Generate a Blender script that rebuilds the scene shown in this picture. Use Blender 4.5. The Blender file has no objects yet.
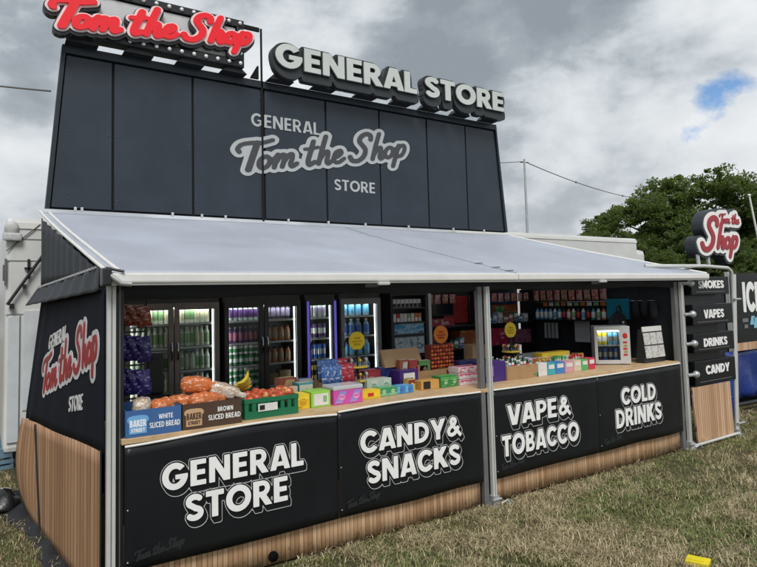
EXPOSURE = 0.85; SUN_AZ = 205.; SUN_E = 1.5; SUN_ANG = 25.; RAMP = (.385, .45, .51, .56, .635); CLOUD_OFF = (3.1, .4, -.04)
import bpy, bmesh, math, random
import numpy as np
from mathutils import Vector, Matrix
from mathutils.geometry import delaunay_2d_cdt
random.seed(7)
RNG = np.random.default_rng(7)
S = bpy.context.scene
COL = S.collection
PI = math.pi
WM = {}          # world matrix of every object built here (kept by hand, no depsgraph needed)

# ------------------------------------------------------------------ materials
MATS = {}
def mat(name, col, rough=.5, metal=0., var=.08, scale=6., bump=0., bscale=60., spec=.5, emit=None, estr=0., coat=0.):
    if name in MATS: return MATS[name]
    m = bpy.data.materials.new(name); m.use_nodes = True
    nt = m.node_tree; b = nt.nodes['Principled BSDF']
    b.inputs['Base Color'].default_value = (*col, 1)
    b.inputs['Roughness'].default_value = rough
    b.inputs['Metallic'].default_value = metal
    b.inputs['Specular IOR Level'].default_value = spec
    b.inputs['Coat Weight'].default_value = coat
    tc = nt.nodes.new('ShaderNodeTexCoord')
    if var:
        n = nt.nodes.new('ShaderNodeTexNoise'); n.inputs['Scale'].default_value = scale
        n.inputs['Detail'].default_value = 6; n.inputs['Roughness'].default_value = .65
        nt.links.new(tc.outputs['Object'], n.inputs['Vector'])
        r = nt.nodes.new('ShaderNodeValToRGB')
        r.color_ramp.elements[0].position = .3; r.color_ramp.elements[1].position = .7
        r.color_ramp.elements[0].color = (*[c*(1-var) for c in col], 1)
        r.color_ramp.elements[1].color = (*[min(1, c*(1+var)) for c in col], 1)
        nt.links.new(n.outputs['Fac'], r.inputs['Fac']); nt.links.new(r.outputs['Color'], b.inputs['Base Color'])
        mr = nt.nodes.new('ShaderNodeMapRange')
        mr.inputs['To Min'].default_value = max(.03, rough*.85); mr.inputs['To Max'].default_value = min(1, rough*1.15)
        nt.links.new(n.outputs['Fac'], mr.inputs['Value']); nt.links.new(mr.outputs['Result'], b.inputs['Roughness'])
    if bump:
        n2 = nt.nodes.new('ShaderNodeTexNoise'); n2.inputs['Scale'].default_value = bscale; n2.inputs['Detail'].default_value = 5
        nt.links.new(tc.outputs['Object'], n2.inputs['Vector'])
        bp = nt.nodes.new('ShaderNodeBump'); bp.inputs['Strength'].default_value = bump; bp.inputs['Distance'].default_value = .02
        nt.links.new(n2.outputs['Fac'], bp.inputs['Height']); nt.links.new(bp.outputs['Normal'], b.inputs['Normal'])
    if emit:
        b.inputs['Emission Color'].default_value = (*emit, 1); b.inputs['Emission Strength'].default_value = estr
    MATS[name] = m
    return m

def mat_print(name, cols, scale=22., rough=.35, seed=0., blocky=False):
    """printed packaging: hard-edged patches of the given colours"""
    if name in MATS: return MATS[name]
    m = bpy.data.materials.new(name); m.use_nodes = True
    nt = m.node_tree; b = nt.nodes['Principled BSDF']; b.inputs['Roughness'].default_value = rough
    tc = nt.nodes.new('ShaderNodeTexCoord'); mp = nt.nodes.new('ShaderNodeMapping')
    mp.inputs['Location'].default_value = (seed*3.1, seed*1.7, seed)
    mp.inputs['Scale'].default_value = (1., 1., 1.6)
    nt.links.new(tc.outputs['Object'], mp.inputs['Vector'])
    if blocky:      # little rectangles of text and picture
        n = nt.nodes.new('ShaderNodeTexVoronoi'); n.distance = 'CHEBYCHEV'; n.inputs['Scale'].default_value = scale; n.inputs['Randomness'].default_value = .8
        nt.links.new(mp.outputs['Vector'], n.inputs['Vector'])
        sp = nt.nodes.new('ShaderNodeSeparateColor'); nt.links.new(n.outputs['Color'], sp.inputs[0]); fac = sp.outputs[0]
    else:
        n = nt.nodes.new('ShaderNodeTexNoise'); n.inputs['Scale'].default_value = scale; n.inputs['Detail'].default_value = 4
        nt.links.new(mp.outputs['Vector'], n.inputs['Vector']); fac = n.outputs['Fac']
    r = nt.nodes.new('ShaderNodeValToRGB'); r.color_ramp.interpolation = 'CONSTANT' if blocky else 'EASE'
    k = len(cols)
    el = r.color_ramp.elements
    while len(el) < k: el.new(.5)
    for i, c in enumerate(cols):
        el[i].position = 0 if i == 0 else ((.5 + .38*(i-1)/max(1, k-2)) if blocky else (.40 + .25*(i-1)/max(1, k-2)))
        el[i].color = (*c, 1)
    nt.links.new(fac, r.inputs['Fac']); nt.links.new(r.outputs['Color'], b.inputs['Base Color'])
    if not blocky:      # creased film
        n2 = nt.nodes.new('ShaderNodeTexNoise'); n2.inputs['Scale'].default_value = 38; n2.inputs['Detail'].default_value = 3; n2.inputs['Distortion'].default_value = 1.2
        nt.links.new(tc.outputs['Object'], n2.inputs['Vector']); bp = nt.nodes.new('ShaderNodeBump'); bp.inputs['Strength'].default_value = .5; bp.inputs['Distance'].default_value = .012
        nt.links.new(n2.outputs['Fac'], bp.inputs['Height']); nt.links.new(bp.outputs['Normal'], b.inputs['Normal'])
    MATS[name] = m
    return m

def mat_planks(name, axis, width, base, dark, light):
    """printed timber slats running up, counted along one object axis"""
    if name in MATS: return MATS[name]
    m = bpy.data.materials.new(name); m.use_nodes = True
    nt = m.node_tree; b = nt.nodes['Principled BSDF']; b.inputs['Roughness'].default_value = .55
    N = nt.nodes.new; L = nt.links.new
    tc = N('ShaderNodeTexCoord'); sp = N('ShaderNodeSeparateXYZ'); L(tc.outputs['Object'], sp.inputs[0])
    d = N('ShaderNodeMath'); d.operation = 'DIVIDE'; d.inputs[1].default_value = width; L(sp.outputs[axis], d.inputs[0])
    fl = N('ShaderNodeMath'); fl.operation = 'FLOOR'; L(d.outputs[0], fl.inputs[0])
    fr = N('ShaderNodeMath'); fr.operation = 'FRACT'; L(d.outputs[0], fr.inputs[0])
    wn = N('ShaderNodeTexWhiteNoise'); wn.noise_dimensions = '1D'; L(fl.outputs[0], wn.inputs['W'])
    rp = N('ShaderNodeValToRGB'); rp.color_ramp.elements[0].color = (*base, 1); rp.color_ramp.elements[1].color = (*light, 1)
    L(wn.outputs['Value'], rp.inputs['Fac'])
    mp = N('ShaderNodeMapping'); L(tc.outputs['Object'], mp.inputs['Vector'])
    sc = [55, 55, 2.2]; mp.inputs['Scale'].default_value = sc
    gn = N('ShaderNodeTexNoise'); gn.inputs['Scale'].default_value = 1.; gn.inputs['Detail'].default_value = 5; L(mp.outputs['Vector'], gn.inputs['Vector'])
    gr = N('ShaderNodeValToRGB'); gr.color_ramp.elements[0].position = .35; gr.color_ramp.elements[1].position = .7
    gr.color_ramp.elements[0].color = (.72, .67, .62, 1); gr.color_ramp.elements[1].color = (1, 1, 1, 1)
    L(gn.outputs['Fac'], gr.inputs['Fac'])
    mu = N('ShaderNodeMixRGB'); mu.blend_type = 'MULTIPLY'; mu.inputs[0].default_value = .75
    L(rp.outputs['Color'], mu.inputs[1]); L(gr.outputs['Color'], mu.inputs[2])
    gap = N('ShaderNodeMath'); gap.operation = 'LESS_THAN'; gap.inputs[1].default_value = .13; L(fr.outputs[0], gap.inputs[0])
    mx = N('ShaderNodeMixRGB'); L(gap.outputs[0], mx.inputs[0]); L(mu.outputs['Color'], mx.inputs[1]); mx.inputs[2].default_value = (*dark, 1)
    # dried mud splashed up the foot of the boards
    mn = N('ShaderNodeTexNoise'); mn.inputs['Scale'].default_value = 16; mn.inputs['Detail'].default_value = 7; mn.inputs['Roughness'].default_value = .7; L(tc.outputs['Object'], mn.inputs['Vector'])
    hz_ = N('ShaderNodeSeparateXYZ'); ge = N('ShaderNodeNewGeometry'); L(ge.outputs['Position'], hz_.inputs[0])
    h2 = N('ShaderNodeMapRange'); L(hz_.outputs[2], h2.inputs[0]); h2.inputs[1].default_value = .0; h2.inputs[2].default_value = .16; h2.inputs[3].default_value = .16; h2.inputs[4].default_value = -.12
    ad = N('ShaderNodeMath'); ad.operation = 'ADD'; L(mn.outputs['Fac'], ad.inputs[0]); L(h2.outputs[0], ad.inputs[1])
    st = N('ShaderNodeMapRange'); L(ad.outputs[0], st.inputs[0]); st.inputs[1].default_value = .56; st.inputs[2].default_value = .68; st.inputs[3].default_value = 0; st.inputs[4].default_value = .6
    mm = N('ShaderNodeMixRGB'); L(st.outputs[0], mm.inputs[0]); L(mx.outputs['Color'], mm.inputs[1]); mm.inputs[2].default_value = (.13, .095, .06, 1)
    L(mm.outputs['Color'], b.inputs['Base Color'])
    MATS[name] = m
    return m

def mat_glass(name, tint=(1, 1, 1), refl=.9):
    if name in MATS: return MATS[name]
    m = bpy.data.materials.new(name); m.use_nodes = True
    nt = m.node_tree; nt.nodes.clear(); N = nt.nodes.new; L = nt.links.new
    o = N('ShaderNodeOutputMaterial'); t = N('ShaderNodeBsdfTransparent'); t.inputs[0].default_value = (*tint, 1)
    g = N('ShaderNodeBsdfGlossy'); g.inputs['Roughness'].default_value = .02; g.inputs[0].default_value = (refl, refl, refl, 1)
    f = N('ShaderNodeFresnel'); f.inputs[0].default_value = 1.45
    mx = N('ShaderNodeMixShader'); L(f.outputs[0], mx.inputs[0]); L(t.outputs[0], mx.inputs[1]); L(g.outputs[0], mx.inputs[2])
    L(mx.outputs[0], o.inputs[0]); MATS[name] = m
    return m

# ------------------------------------------------------------------ mesh builder
class MB:
    def __init__(s): s.v = []; s.f = []; s.m = []; s.sm = []; s.xf = None
    def add(s, vs, fs, mi=0, smooth=False):
        o = len(s.v)
        if s.xf is not None: vs = [tuple(s.xf @ Vector(p)) for p in vs]
        s.v.extend([tuple(p) for p in vs])
        for f in fs: s.f.append([i+o for i in f]); s.m.append(mi); s.sm.append(smooth)
        return s
    def box(s, x0, x1, y0, y1, z0, z1, mi=0, bev=0.):
        if bev:
            bm = bmesh.new(); bmesh.ops.create_cube(bm, size=1)
            for v in bm.verts: v.co = Vector(((x0+x1)/2 + v.co.x*(x1-x0), (y0+y1)/2 + v.co.y*(y1-y0), (z0+z1)/2 + v.co.z*(z1-z0)))
            bmesh.ops.bevel(bm, geom=list(bm.edges), offset=bev, segments=2, affect='EDGES', profile=.6)
            bm.verts.index_update()
            s.add([v.co.copy() for v in bm.verts], [[v.index for v in f.verts] for f in bm.faces], mi, False); bm.free(); return s
        vs = [(x0,y0,z0),(x1,y0,z0),(x1,y1,z0),(x0,y1,z0),(x0,y0,z1),(x1,y0,z1),(x1,y1,z1),(x0,y1,z1)]
        return s.add(vs, [(0,3,2,1),(4,5,6,7),(0,1,5,4),(1,2,6,5),(2,3,7,6),(3,0,4,7)], mi)
    def hexa(s, vs, mi=0):       # 8 corners ordered like box
        return s.add(vs, [(0,3,2,1),(4,5,6,7),(0,1,5,4),(1,2,6,5),(2,3,7,6),(3,0,4,7)], mi)
    def tube(s, pts, r, n=10, mi=0, cap=True, closed=False):
        pts = [Vector(p) for p in pts]; k = len(pts)
        rs = r if isinstance(r, (list, tuple)) else [r]*k
        vs = []; up = None
        for i, p in enumerate(pts):
            a = pts[max(0, i-1)] if not closed else pts[i-1]; b = pts[min(k-1, i+1)] if not closed else pts[(i+1) % k]
            t = (b-a).normalized()
            if up is None: up = Vector((0,0,1)) if abs(t.z) < .9 else Vector((0,1,0))
            u = t.cross(up).normalized(); w = u.cross(t).normalized(); up = w
            for j in range(n):
                q = 2*PI*j/n; vs.append(p + (u*math.cos(q) + w*math.sin(q))*rs[i])
        fs = []
        for i in range(k-1 + (1 if closed else 0)):
            for j in range(n):
                a = i*n+j; b = i*n+(j+1) % n; c = ((i+1) % k)*n+(j+1) % n; d = ((i+1) % k)*n+j
                fs.append((a, b, c, d))
        s.add(vs, fs, mi, True)
        if cap and not closed:
            s.add(vs[:n], [tuple(range(n))[::-1]], mi); s.add(vs[-n:], [tuple(range(n))], mi)
        return s
    def lathe(s, prof, c, n=12, mi=0, axis='z', ms=None):
        vs = []; fs = []
        for r, h in prof:
            for j in range(n):
                q = 2*PI*j/n; a, b = r*math.cos(q), r*math.sin(q)
                vs.append({'z': (c[0]+a, c[1]+b, c[2]+h), 'y': (c[0]+a, c[1]+h, c[2]+b), 'x': (c[0]+h, c[1]+a, c[2]+b)}[axis])
        k = len(prof)
        for i in range(k-1):
            ff = [(i*n+j, i*n+(j+1) % n, (i+1)*n+(j+1) % n, (i+1)*n+j) for j in range(n)]
            if axis == 'y': ff = [q[::-1] for q in ff]
            fs.append((ff, ms[i] if ms else mi))
        o = len(s.v); s.add(vs, [], 0)
        for ff, m_ in fs:
            for f in ff: s.f.append([i+o for i in f]); s.m.append(m_); s.sm.append(True)
        for i, rev in ((0, True), (k-1, False)):
            if prof[i][0] > 1e-6:
                f = [o+i*n+j for j in range(n)]; f = f[::-1] if rev else f
                s.f.append(f); s.m.append((ms[0] if i == 0 else ms[-1]) if ms else mi); s.sm.append(False)
        return s
    def grid(s, fn, nu, nv, mi=0, smooth=True):
        vs = [fn(i/nu, j/nv) for j in range(nv+1) for i in range(nu+1)]
        fs = [(j*(nu+1)+i, j*(nu+1)+i+1, (j+1)*(nu+1)+i+1, (j+1)*(nu+1)+i) for j in range(nv) for i in range(nu)]
        return s.add(vs, fs, mi, smooth)
    def ball(s, c, r, n=10, mi=0, sq=(1,1,1)):
        prof = [(max(1e-4, math.sin(PI*i/n)), -math.cos(PI*i/n)) for i in range(n+1)]
        o = len(s.v); xf = s.xf
        t = MB(); t.lathe(prof, (0,0,0), n=n+4)
        s.add([(c[0]+p[0]*r*sq[0], c[1]+p[1]*r*sq[1], c[2]+p[2]*r*sq[2]) for p in t.v], t.f, mi, True)
        return s
    def mesh(s, name, mats):
        me = bpy.data.meshes.new(name)
        me.from_pydata(s.v, [], s.f)
        for m in mats: me.materials.append(m)
        me.polygons.foreach_set('material_index', s.m)
        me.polygons.foreach_set('use_smooth', s.sm)
        me.update()
        return me

def world(o): return WM.get(o.name, Matrix.Identity(4))
def build(name, mb, mats, parent=None, solid=0., bevel=0., subs=0):
    if not isinstance(mats, (list, tuple)): mats = [mats]
    if parent is None:
        a = np.array(mb.v); lo, hi = a.min(0), a.max(0)
        W = Matrix.Translation(((lo[0]+hi[0])/2, (lo[1]+hi[1])/2, lo[2]))
    else: W = world(parent)
    I = W.inverted(); mb.v = [tuple(I @ Vector(p)) for p in mb.v]
    o = bpy.data.objects.new(name, mb.mesh(name, mats)); COL.objects.link(o)
    if parent is None: o.matrix_world = W
    else: o.parent = parent
    WM[o.name] = W
    if solid:
        md = o.modifiers.new('thick', 'SOLIDIFY'); md.thickness = solid; md.offset = 0
    if bevel:
        md = o.modifiers.new('edge', 'BEVEL'); md.width = bevel; md.segments = 2; md.limit_method = 'ANGLE'; md.angle_limit = .7
    return o
def tag(o, label=None, cat=None, group=None, kind=None):
    if label: o['label'] = label
    if cat: o['category'] = cat
    if group: o['group'] = group
    if kind: o['kind'] = kind
    return o
def thing(name, label, cat, loc, rz=0., group=None, rot=None):
    o = bpy.data.objects.new(name, None); COL.objects.link(o); o.empty_display_size = .1
    W = Matrix.Translation(loc) @ (rot.to_4x4() if rot is not None else Matrix.Rotation(rz, 4, 'Z'))
    o.matrix_world = W; WM[o.name] = W
    return tag(o, label, cat, group)
KIDS = {}
def copy_tree(o, loc, rz=None, label=None, group=None, scale=None):
    c = o.copy(); COL.objects.link(c); c.location = loc
    if rz is not None: c.rotation_euler = (0, 0, rz)
    if scale: c.scale = scale
    if label: c['label'] = label
    if group: c['group'] = group
    for ch in [q for q in list(COL.objects) if q.parent == o]:
        d = ch.copy(); COL.objects.link(d); d.parent = c
        for g in [q for q in list(COL.objects) if q.parent == ch]:
            e = g.copy(); COL.objects.link(e); e.parent = d
    return c

# ------------------------------------------------------------------ lettering: implicit shapes -> contours -> solid letters
def g_sans(ch, X, Y):
    mx, mn = np.maximum, np.minimum
    def U(*a):
        r = a[0]
        for q in a[1:]: r = mn(r, q)
        return r
    def box(x0, y0, x1, y1): return mx(abs(X-(x0+x1)/2)-(x1-x0)/2, abs(Y-(y0+y1)/2)-(y1-y0)/2)
    def ell(cx, cy, rx, ry): return (np.hypot((X-cx)/rx, (Y-cy)/ry)-1)*min(rx, ry)
    def bar(ax, ay, bx, by, w, lo=0., hi=1.):
        dx, dy = bx-ax, by-ay; L = math.hypot(dx, dy)
        return mx(abs((X-ax)*dy-(Y-ay)*dx)/L-w/2, mx(lo-Y, Y-hi))
    def bowl(xl, yb, yt, xr, w):
        r = (yt-yb)/2; rx = min(r*1.05, (xr-xl)*.85); yc = (yb+yt)/2
        out = mn(box(xl, yb, xr-rx, yt), mx(ell(xr-rx, yc, rx, r), xl-X))
        ri = r-w; rxi = max(.06, rx-w*1.1)
        inn = mn(box(xl-.1, yb+w, xr-rx, yt-w), mx(ell(xr-rx, yc, rxi, ri), xl-.1-X))
        return mx(out, -inn)
    def stroke(pts, w):
        r = np.full_like(X, 9.)
        for i in range(len(pts)-1):
            (ax, ay), (bx, by) = pts[i], pts[i+1]; dx, dy = bx-ax, by-ay; L = math.hypot(dx, dy)
            if L < 1e-6: continue
            a = ((X-ax)*dx+(Y-ay)*dy)/L; p = abs((X-ax)*dy-(Y-ay)*dx)/L
            r = mn(r, mx(p-w/2, abs(a-L/2)-L/2))
            if i: r = mn(r, np.hypot(X-ax, Y-ay)-w/2)
        return r
    def arc(cx, cy, rx, ry, a0, a1, n=16): return [(cx+rx*math.cos(math.radians(a0+(a1-a0)*i/n)), cy+ry*math.sin(math.radians(a0+(a1-a0)*i/n))) for i in range(n+1)]
    if ch == 'A': return U(bar(.13,0,.42,1,.27), bar(.79,0,.5,1,.27), box(.22,.15,.7,.34), box(.32,.8,.6,1)), .94
    if ch == 'B': return U(box(0,0,.27,1), bowl(.1,.44,1,.68,.2), bowl(.1,0,.56,.74,.2)), .8
    if ch == 'C': return mx(mx(ell(.5,.5,.5,.515), -ell(.5,.5,.235,.27)), -mx(abs(Y-.5)-(X-.42)*.62, .4-X)), .93
    if ch == 'D': return U(box(0,0,.27,1), bowl(.1,0,1,.86,.22)), .92
    if ch == 'E': return U(box(0,0,.27,1), box(0,0,.64,.21), box(0,.395,.6,.605), box(0,.79,.64,1)), .71
    if ch == 'G':
        ring = mx(ell(.5,.5,.5,.515), -ell(.5,.5,.235,.27))
        cut = mx(mx(Y-.5-(X-.42)*.7, .55-Y), .4-X)
        return U(mx(ring, -cut), mx(box(.5,.37,.995,.56), ell(.49,.47,.52,.6))), 1.05
    if ch == 'H': return U(box(0,0,.27,1), box(.56,0,.83,1), box(.1,.39,.7,.61)), .9
    if ch == 'I': return box(0,0,.27,1), .34
    if ch == 'K': return U(box(0,0,.27,1), mx(bar(.12,.25,.66,1,.27), .1-X), mx(bar(.3,.62,.72,0,.29), .16-X)), .9
    if ch == 'L': return U(box(0,0,.27,1), box(0,0,.6,.22)), .64
    if ch == 'M': return U(box(0,0,.26,1), box(.8,0,1.06,1), mx(bar(.13,1.02,.53,.16,.26,.12), .0-X), mx(bar(.93,1.02,.53,.16,.26,.12), X-1.06)), 1.13
    if ch == 'N': return U(box(0,0,.26,1), box(.62,0,.88,1), mx(mx(bar(.13,1,.75,0,.27), -X), X-.88)), .95
    if ch == 'O': return mx(ell(.53,.5,.53,.515), -ell(.53,.5,.26,.27)), 1.1
    if ch == 'P': return U(box(0,0,.27,1), bowl(.1,.35,1,.74,.21)), .78
    if ch == 'R': return U(box(0,0,.27,1), bowl(.1,.36,1,.74,.21), mx(bar(.36,.5,.68,0,.28,0,.46), .2-X)), .86
    if ch == 'S': return stroke(arc(.35,.715,.235,.17,22,262)[:-1] + arc(.35,.285,.24,.172,80,-158), .235), .74
    if ch == 'T': return U(box(0,.78,.74,1), box(.235,0,.505,1)), .77
    if ch == 'V': return U(bar(.13,1,.42,0,.27), bar(.77,1,.48,0,.27)), .92
    if ch == 'W': return U(bar(.13,1,.37,0,.24), bar(.64,1,.41,0,.24), bar(.64,1,.87,0,.24), bar(1.15,1,.91,0,.24)), 1.3
    if ch == 'Y': return U(box(.3,0,.57,.46), bar(.1,1.02,.44,.34,.27,.33), bar(.77,1.02,.43,.34,.27,.33)), .9
    if ch == '&':
        p = [(.92,.0),(.62,.34),(.36,.62),(.31,.74),(.36,.86),(.46,.9),(.57,.84),(.59,.74),(.52,.62),(.36,.54),(.2,.42),(.14,.28),(.19,.16),(.33,.1),(.5,.14),(.66,.28),(.78,.5)]
        return stroke(p, .2), .98
    return np.full_like(X, 9.), .36

def field_sans(text, res=44, track=0.0, pad=.35):
    adv = []; g = np.zeros((1, 1))
    for c in text: adv.append(g_sans(c, g, g)[1]+track)
    W = sum(adv); nx = int((W+2*pad)*res)+2; ny = int((1+2*pad)*res)+2
    xs = -pad+np.arange(nx)/res; ys = -pad+np.arange(ny)/res
    X, Y = np.meshgrid(xs, ys); F = np.full_like(X, 9.); x = 0.
    for c, a in zip(text, adv):
        i0 = max(0, int((x-.3+pad)*res)); i1 = min(nx, int((x+a+.5+pad)*res))
        F[:, i0:i1] = np.minimum(F[:, i0:i1], g_sans(c, X[:, i0:i1]-x, Y[:, i0:i1])[0]); x += a
    return dict(F=F, x0=-pad, y0=-pad, h=1./res, w=W-(.05 if text else 0))

def catmull(P, n=8, closed=False):
    P = [np.array(p, float) for p in P]; k = len(P); out = []
    for i in range(k if closed else k-1):
        if closed: a, b, c, d = P[i-1], P[i], P[(i+1) % k], P[(i+2) % k]
        else: a, b, c, d = P[max(0, i-1)], P[i], P[i+1], P[min(k-1, i+2)]
        for j in range(n):
            t = j/n; out.append(.5*((2*b)+(c-a)*t+(2*a-5*b+4*c-d)*t*t+(3*b-a-3*c+d)*t**3))
    out.append(P[0] if closed else P[-1])
    return out
def ell_pts(cx, cy, rx, ry, n=9): return [(cx+rx*math.cos(2*PI*i/n), cy+ry*math.sin(2*PI*i/n)) for i in range(n)]
def script_strokes(word):
    r = .098
    if word == 'tom': return [([(-.24,.66),(-.31,.77),(-.22,.91),(.05,.95),(.34,.93),(.62,1.0)], False, .09), ([(.20,.93),(.17,.62),(.13,.28),(.11,.03)], False, .125),
        (ell_pts(.52,.235,.15,.2), True, r), ([(.62,.36),(.72,.33),(.84,.45)], False, .06),
        ([(.86,.47),(.84,.22),(.83,.03)], False, .1), ([(.85,.2),(.95,.42),(1.05,.45),(1.08,.3),(1.06,.03)], False, r), ([(1.08,.2),(1.18,.42),(1.28,.45),(1.31,.3),(1.29,.1),(1.36,.01),(1.48,.1)], False, r)]
    if word == 'bigs': return script_strokes('shop')[:1]
    if word == 'hop': return script_strokes('shop')[1:]
    if word == 'the': return [([(.20,.86),(.17,.45),(.15,.15),(.22,.01),(.36,.1)], False, .105), ([(-.02,.6),(.16,.6),(.38,.64)], False, .075),
        ([(.56,1.02),(.52,.5),(.50,.03)], False, .105), ([(.52,.2),(.62,.42),(.72,.45),(.75,.3),(.74,.1),(.81,.0),(.92,.1)], False, r),
        ([(.99,.2),(1.10,.25),(1.18,.36),(1.12,.46),(.99,.4),(.95,.2),(1.02,.04),(1.16,.02),(1.30,.14)], False, .09)]
    if word == 'shop': return [([(.66,.80),(.62,.96),(.46,1.03),(.30,.93),(.28,.75),(.42,.58),(.54,.40),(.52,.16),(.36,.01),(.16,.03),(.05,.18)], False, .11),
        ([(.92,1.0),(.87,.5),(.85,.03)], False, .105), ([(.87,.2),(.97,.42),(1.07,.45),(1.10,.3),(1.08,.1),(1.15,.01),(1.24,.1)], False, r),
        (ell_pts(1.40,.235,.14,.2), True, r), ([(1.52,.36),(1.6,.4)], False, .05),
        ([(1.72,.48),(1.68,.1),(1.64,-.32)], False, .105), ([(1.68,.26),(1.78,.45),(1.92,.46),(1.97,.28),(1.89,.08),(1.74,.05)], False, r)]
def field_script(words, res=44, pad=.45, slant=.24, fat=.76):
    """words: list of (word, x offset, y offset, scale)"""
    segs = []
    for w, ox, oy, sc in words:
        for P, cl, r in script_strokes(w):
            q = catmull(P, 7, cl); q = [((p[0]+slant*p[1])*sc+ox, p[1]*sc+oy) for p in q]
            segs += [(q[i], q[i+1], r*sc*fat) for i in range(len(q)-1)]
    lo = np.min([s[0] for s in segs], 0)-.15; hi = np.max([s[0] for s in segs], 0)+.15
    nx = int((hi[0]-lo[0]+2*pad)*res)+2; ny = int((hi[1]-lo[1]+2*pad)*res)+2
    x0, y0 = lo[0]-pad, lo[1]-pad
    X, Y = np.meshgrid(x0+np.arange(nx)/res, y0+np.arange(ny)/res); F = np.full_like(X, 9.)
    for (ax, ay), (bx, by), r in segs:
        m = r+.15
        i0 = max(0, int((min(ax, bx)-m-x0)*res)); i1 = min(nx, int((max(ax, bx)+m-x0)*res)+2)
        j0 = max(0, int((min(ay, by)-m-y0)*res)); j1 = min(ny, int((max(ay, by)+m-y0)*res)+2)
        x = X[j0:j1, i0:i1]; y = Y[j0:j1, i0:i1]; dx, dy = bx-ax, by-ay; L2 = dx*dx+dy*dy+1e-12
        t = np.clip(((x-ax)*dx+(y-ay)*dy)/L2, 0, 1)
        F[j0:j1, i0:i1] = np.minimum(F[j0:j1, i0:i1], np.hypot(x-ax-t*dx, y-ay-t*dy)-r)
    return dict(F=F, x0=x0, y0=y0, h=1./res, w=hi[0]-.05)

def contours(fl, level=0., tol=.25, F=None):
    F = (fl['F'] if F is None else F)-level
    F = np.where(np.abs(F) < 1e-5, 1e-5, F)
    ins = F < 0; ny, nx = F.shape; nxt = {}
    code = ins[:-1, :-1]*1+ins[:-1, 1:]*2+ins[1:, 1:]*4+ins[1:, :-1]*8
    T = {1: [(3,0)], 2: [(0,1)], 3: [(3,1)], 4: [(1,2)], 5: [(3,0),(1,2)], 6: [(0,2)], 7: [(3,2)], 8: [(2,3)], 9: [(2,0)], 10: [(0,1),(2,3)], 11: [(2,1)], 12: [(1,3)], 13: [(1,0)], 14: [(0,3)]}
    def key(j, i, e): return (j, i, 0) if e == 0 else (j, i+1, 1) if e == 1 else (j+1, i, 0) if e == 2 else (j, i, 1)
    for j, i in zip(*np.nonzero((code > 0) & (code < 15))):
        for a, b in T[int(code[j, i])]: nxt[key(j, i, a)] = key(j, i, b)
    def pt(k):
        j, i, o = k
        if o == 0: a, b = F[j, i], F[j, i+1]; return (i+a/(a-b), float(j))
        a, b = F[j, i], F[j+1, i]; return (float(i), j+a/(a-b))
    loops = []; seen = set()
    for k in list(nxt):
        if k in seen: continue
        lp = []; c = k
        while c not in seen and c in nxt: seen.add(c); lp.append(pt(c)); c = nxt[c]
        if len(lp) > 7 and c == k:
            lp = simplify(lp, tol)
            if len(lp) > 2: loops.append([(fl['x0']+p[0]*fl['h'], fl['y0']+p[1]*fl['h']) for p in lp])
    return loops
def simplify(P, tol):
    A = np.array(P); n = len(A)
    far = int(np.argmax(((A-A[0])**2).sum(1)))
    def dp(i, j, out):
        if j-i < 2: return
        a, b = A[i], A[j % n]; d = b-a; L = np.hypot(*d)+1e-9; q = A[i+1:j]-a
        e = np.abs(q[:, 0]*d[1]-q[:, 1]*d[0])/L; k = int(np.argmax(e))
        if e[k] > tol: k += i+1; dp(i, k, out); out.append(k); dp(k, j, out)
    out = [0]; dp(0, far, out); out.append(far); dp(far, n, out)
    return [tuple(A[i]) for i in out]
def sdf(fl, loops=None):
    """true distance to the outline, so that outlines can be grown evenly"""
    loops = loops or contours(fl, tol=.15)
    ny, nx = fl['F'].shape; X, Y = np.meshgrid(fl['x0']+np.arange(nx)*fl['h'], fl['y0']+np.arange(ny)*fl['h'])
    D = np.full_like(X, 99.)
    for lp in loops:
        for i in range(len(lp)):
            ax, ay = lp[i-1]; bx, by = lp[i]; dx, dy = bx-ax, by-ay
            t = np.clip(((X-ax)*dx+(Y-ay)*dy)/(dx*dx+dy*dy+1e-12), 0, 1)
            D = np.minimum(D, (X-ax-t*dx)**2+(Y-ay-t*dy)**2)
    return np.sqrt(D)*np.where(fl['F'] < 0, -1, 1)
def sweep(fl, D, dx, dy, n=6):
    """the outline dragged along (dx,dy): the drop shape behind letters"""
    R = D.copy(); ny, nx = D.shape
    for k in range(1, n+1):
        sx = int(round(dx*k/n/fl['h'])); sy = int(round(dy*k/n/fl['h']))
        T = np.full_like(D, 9.)
        T[max(0, sy):ny+min(0, sy), max(0, sx):nx+min(0, sx)] = D[max(0, -sy):ny+min(0, -sy), max(0, -sx):nx+min(0, -sx)]
        R = np.minimum(R, T)
    return R
def plane(O, Uv, Vv, Nv):
    O, Uv, Vv, Nv = map(Vector, (O, Uv, Vv, Nv))
    return lambda u, v, w: O+Uv*u+Vv*v+Nv*w
def fill(loops):
    """triangles of the area inside the loops (even-odd)"""
    vs = [Vector(p) for lp in loops for p in lp]; es = []; o = 0
    for lp in loops: es += [(o+i, o+(i+1) % len(lp)) for i in range(len(lp))]; o += len(lp)
    r = delaunay_2d_cdt(vs, es, [], 0, 1e-7); co = np.array([tuple(v) for v in r[0]]); T = np.array([list(f) for f in r[2]])
    c = co[T].mean(1); ins = np.zeros(len(T), bool)
    for lp in loops:
        A = np.array(lp); B = np.roll(A, -1, 0)
        for (ax, ay), (bx_, by) in zip(A, B):
            if ay == by: continue
            m = (ay > c[:, 1]) != (by > c[:, 1]); ins ^= m & (c[:, 0] < ax+(c[:, 1]-ay)*(bx_-ax)/(by-ay))
    return [tuple(p) for p in co], [list(t) for t in T[ins]]
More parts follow.
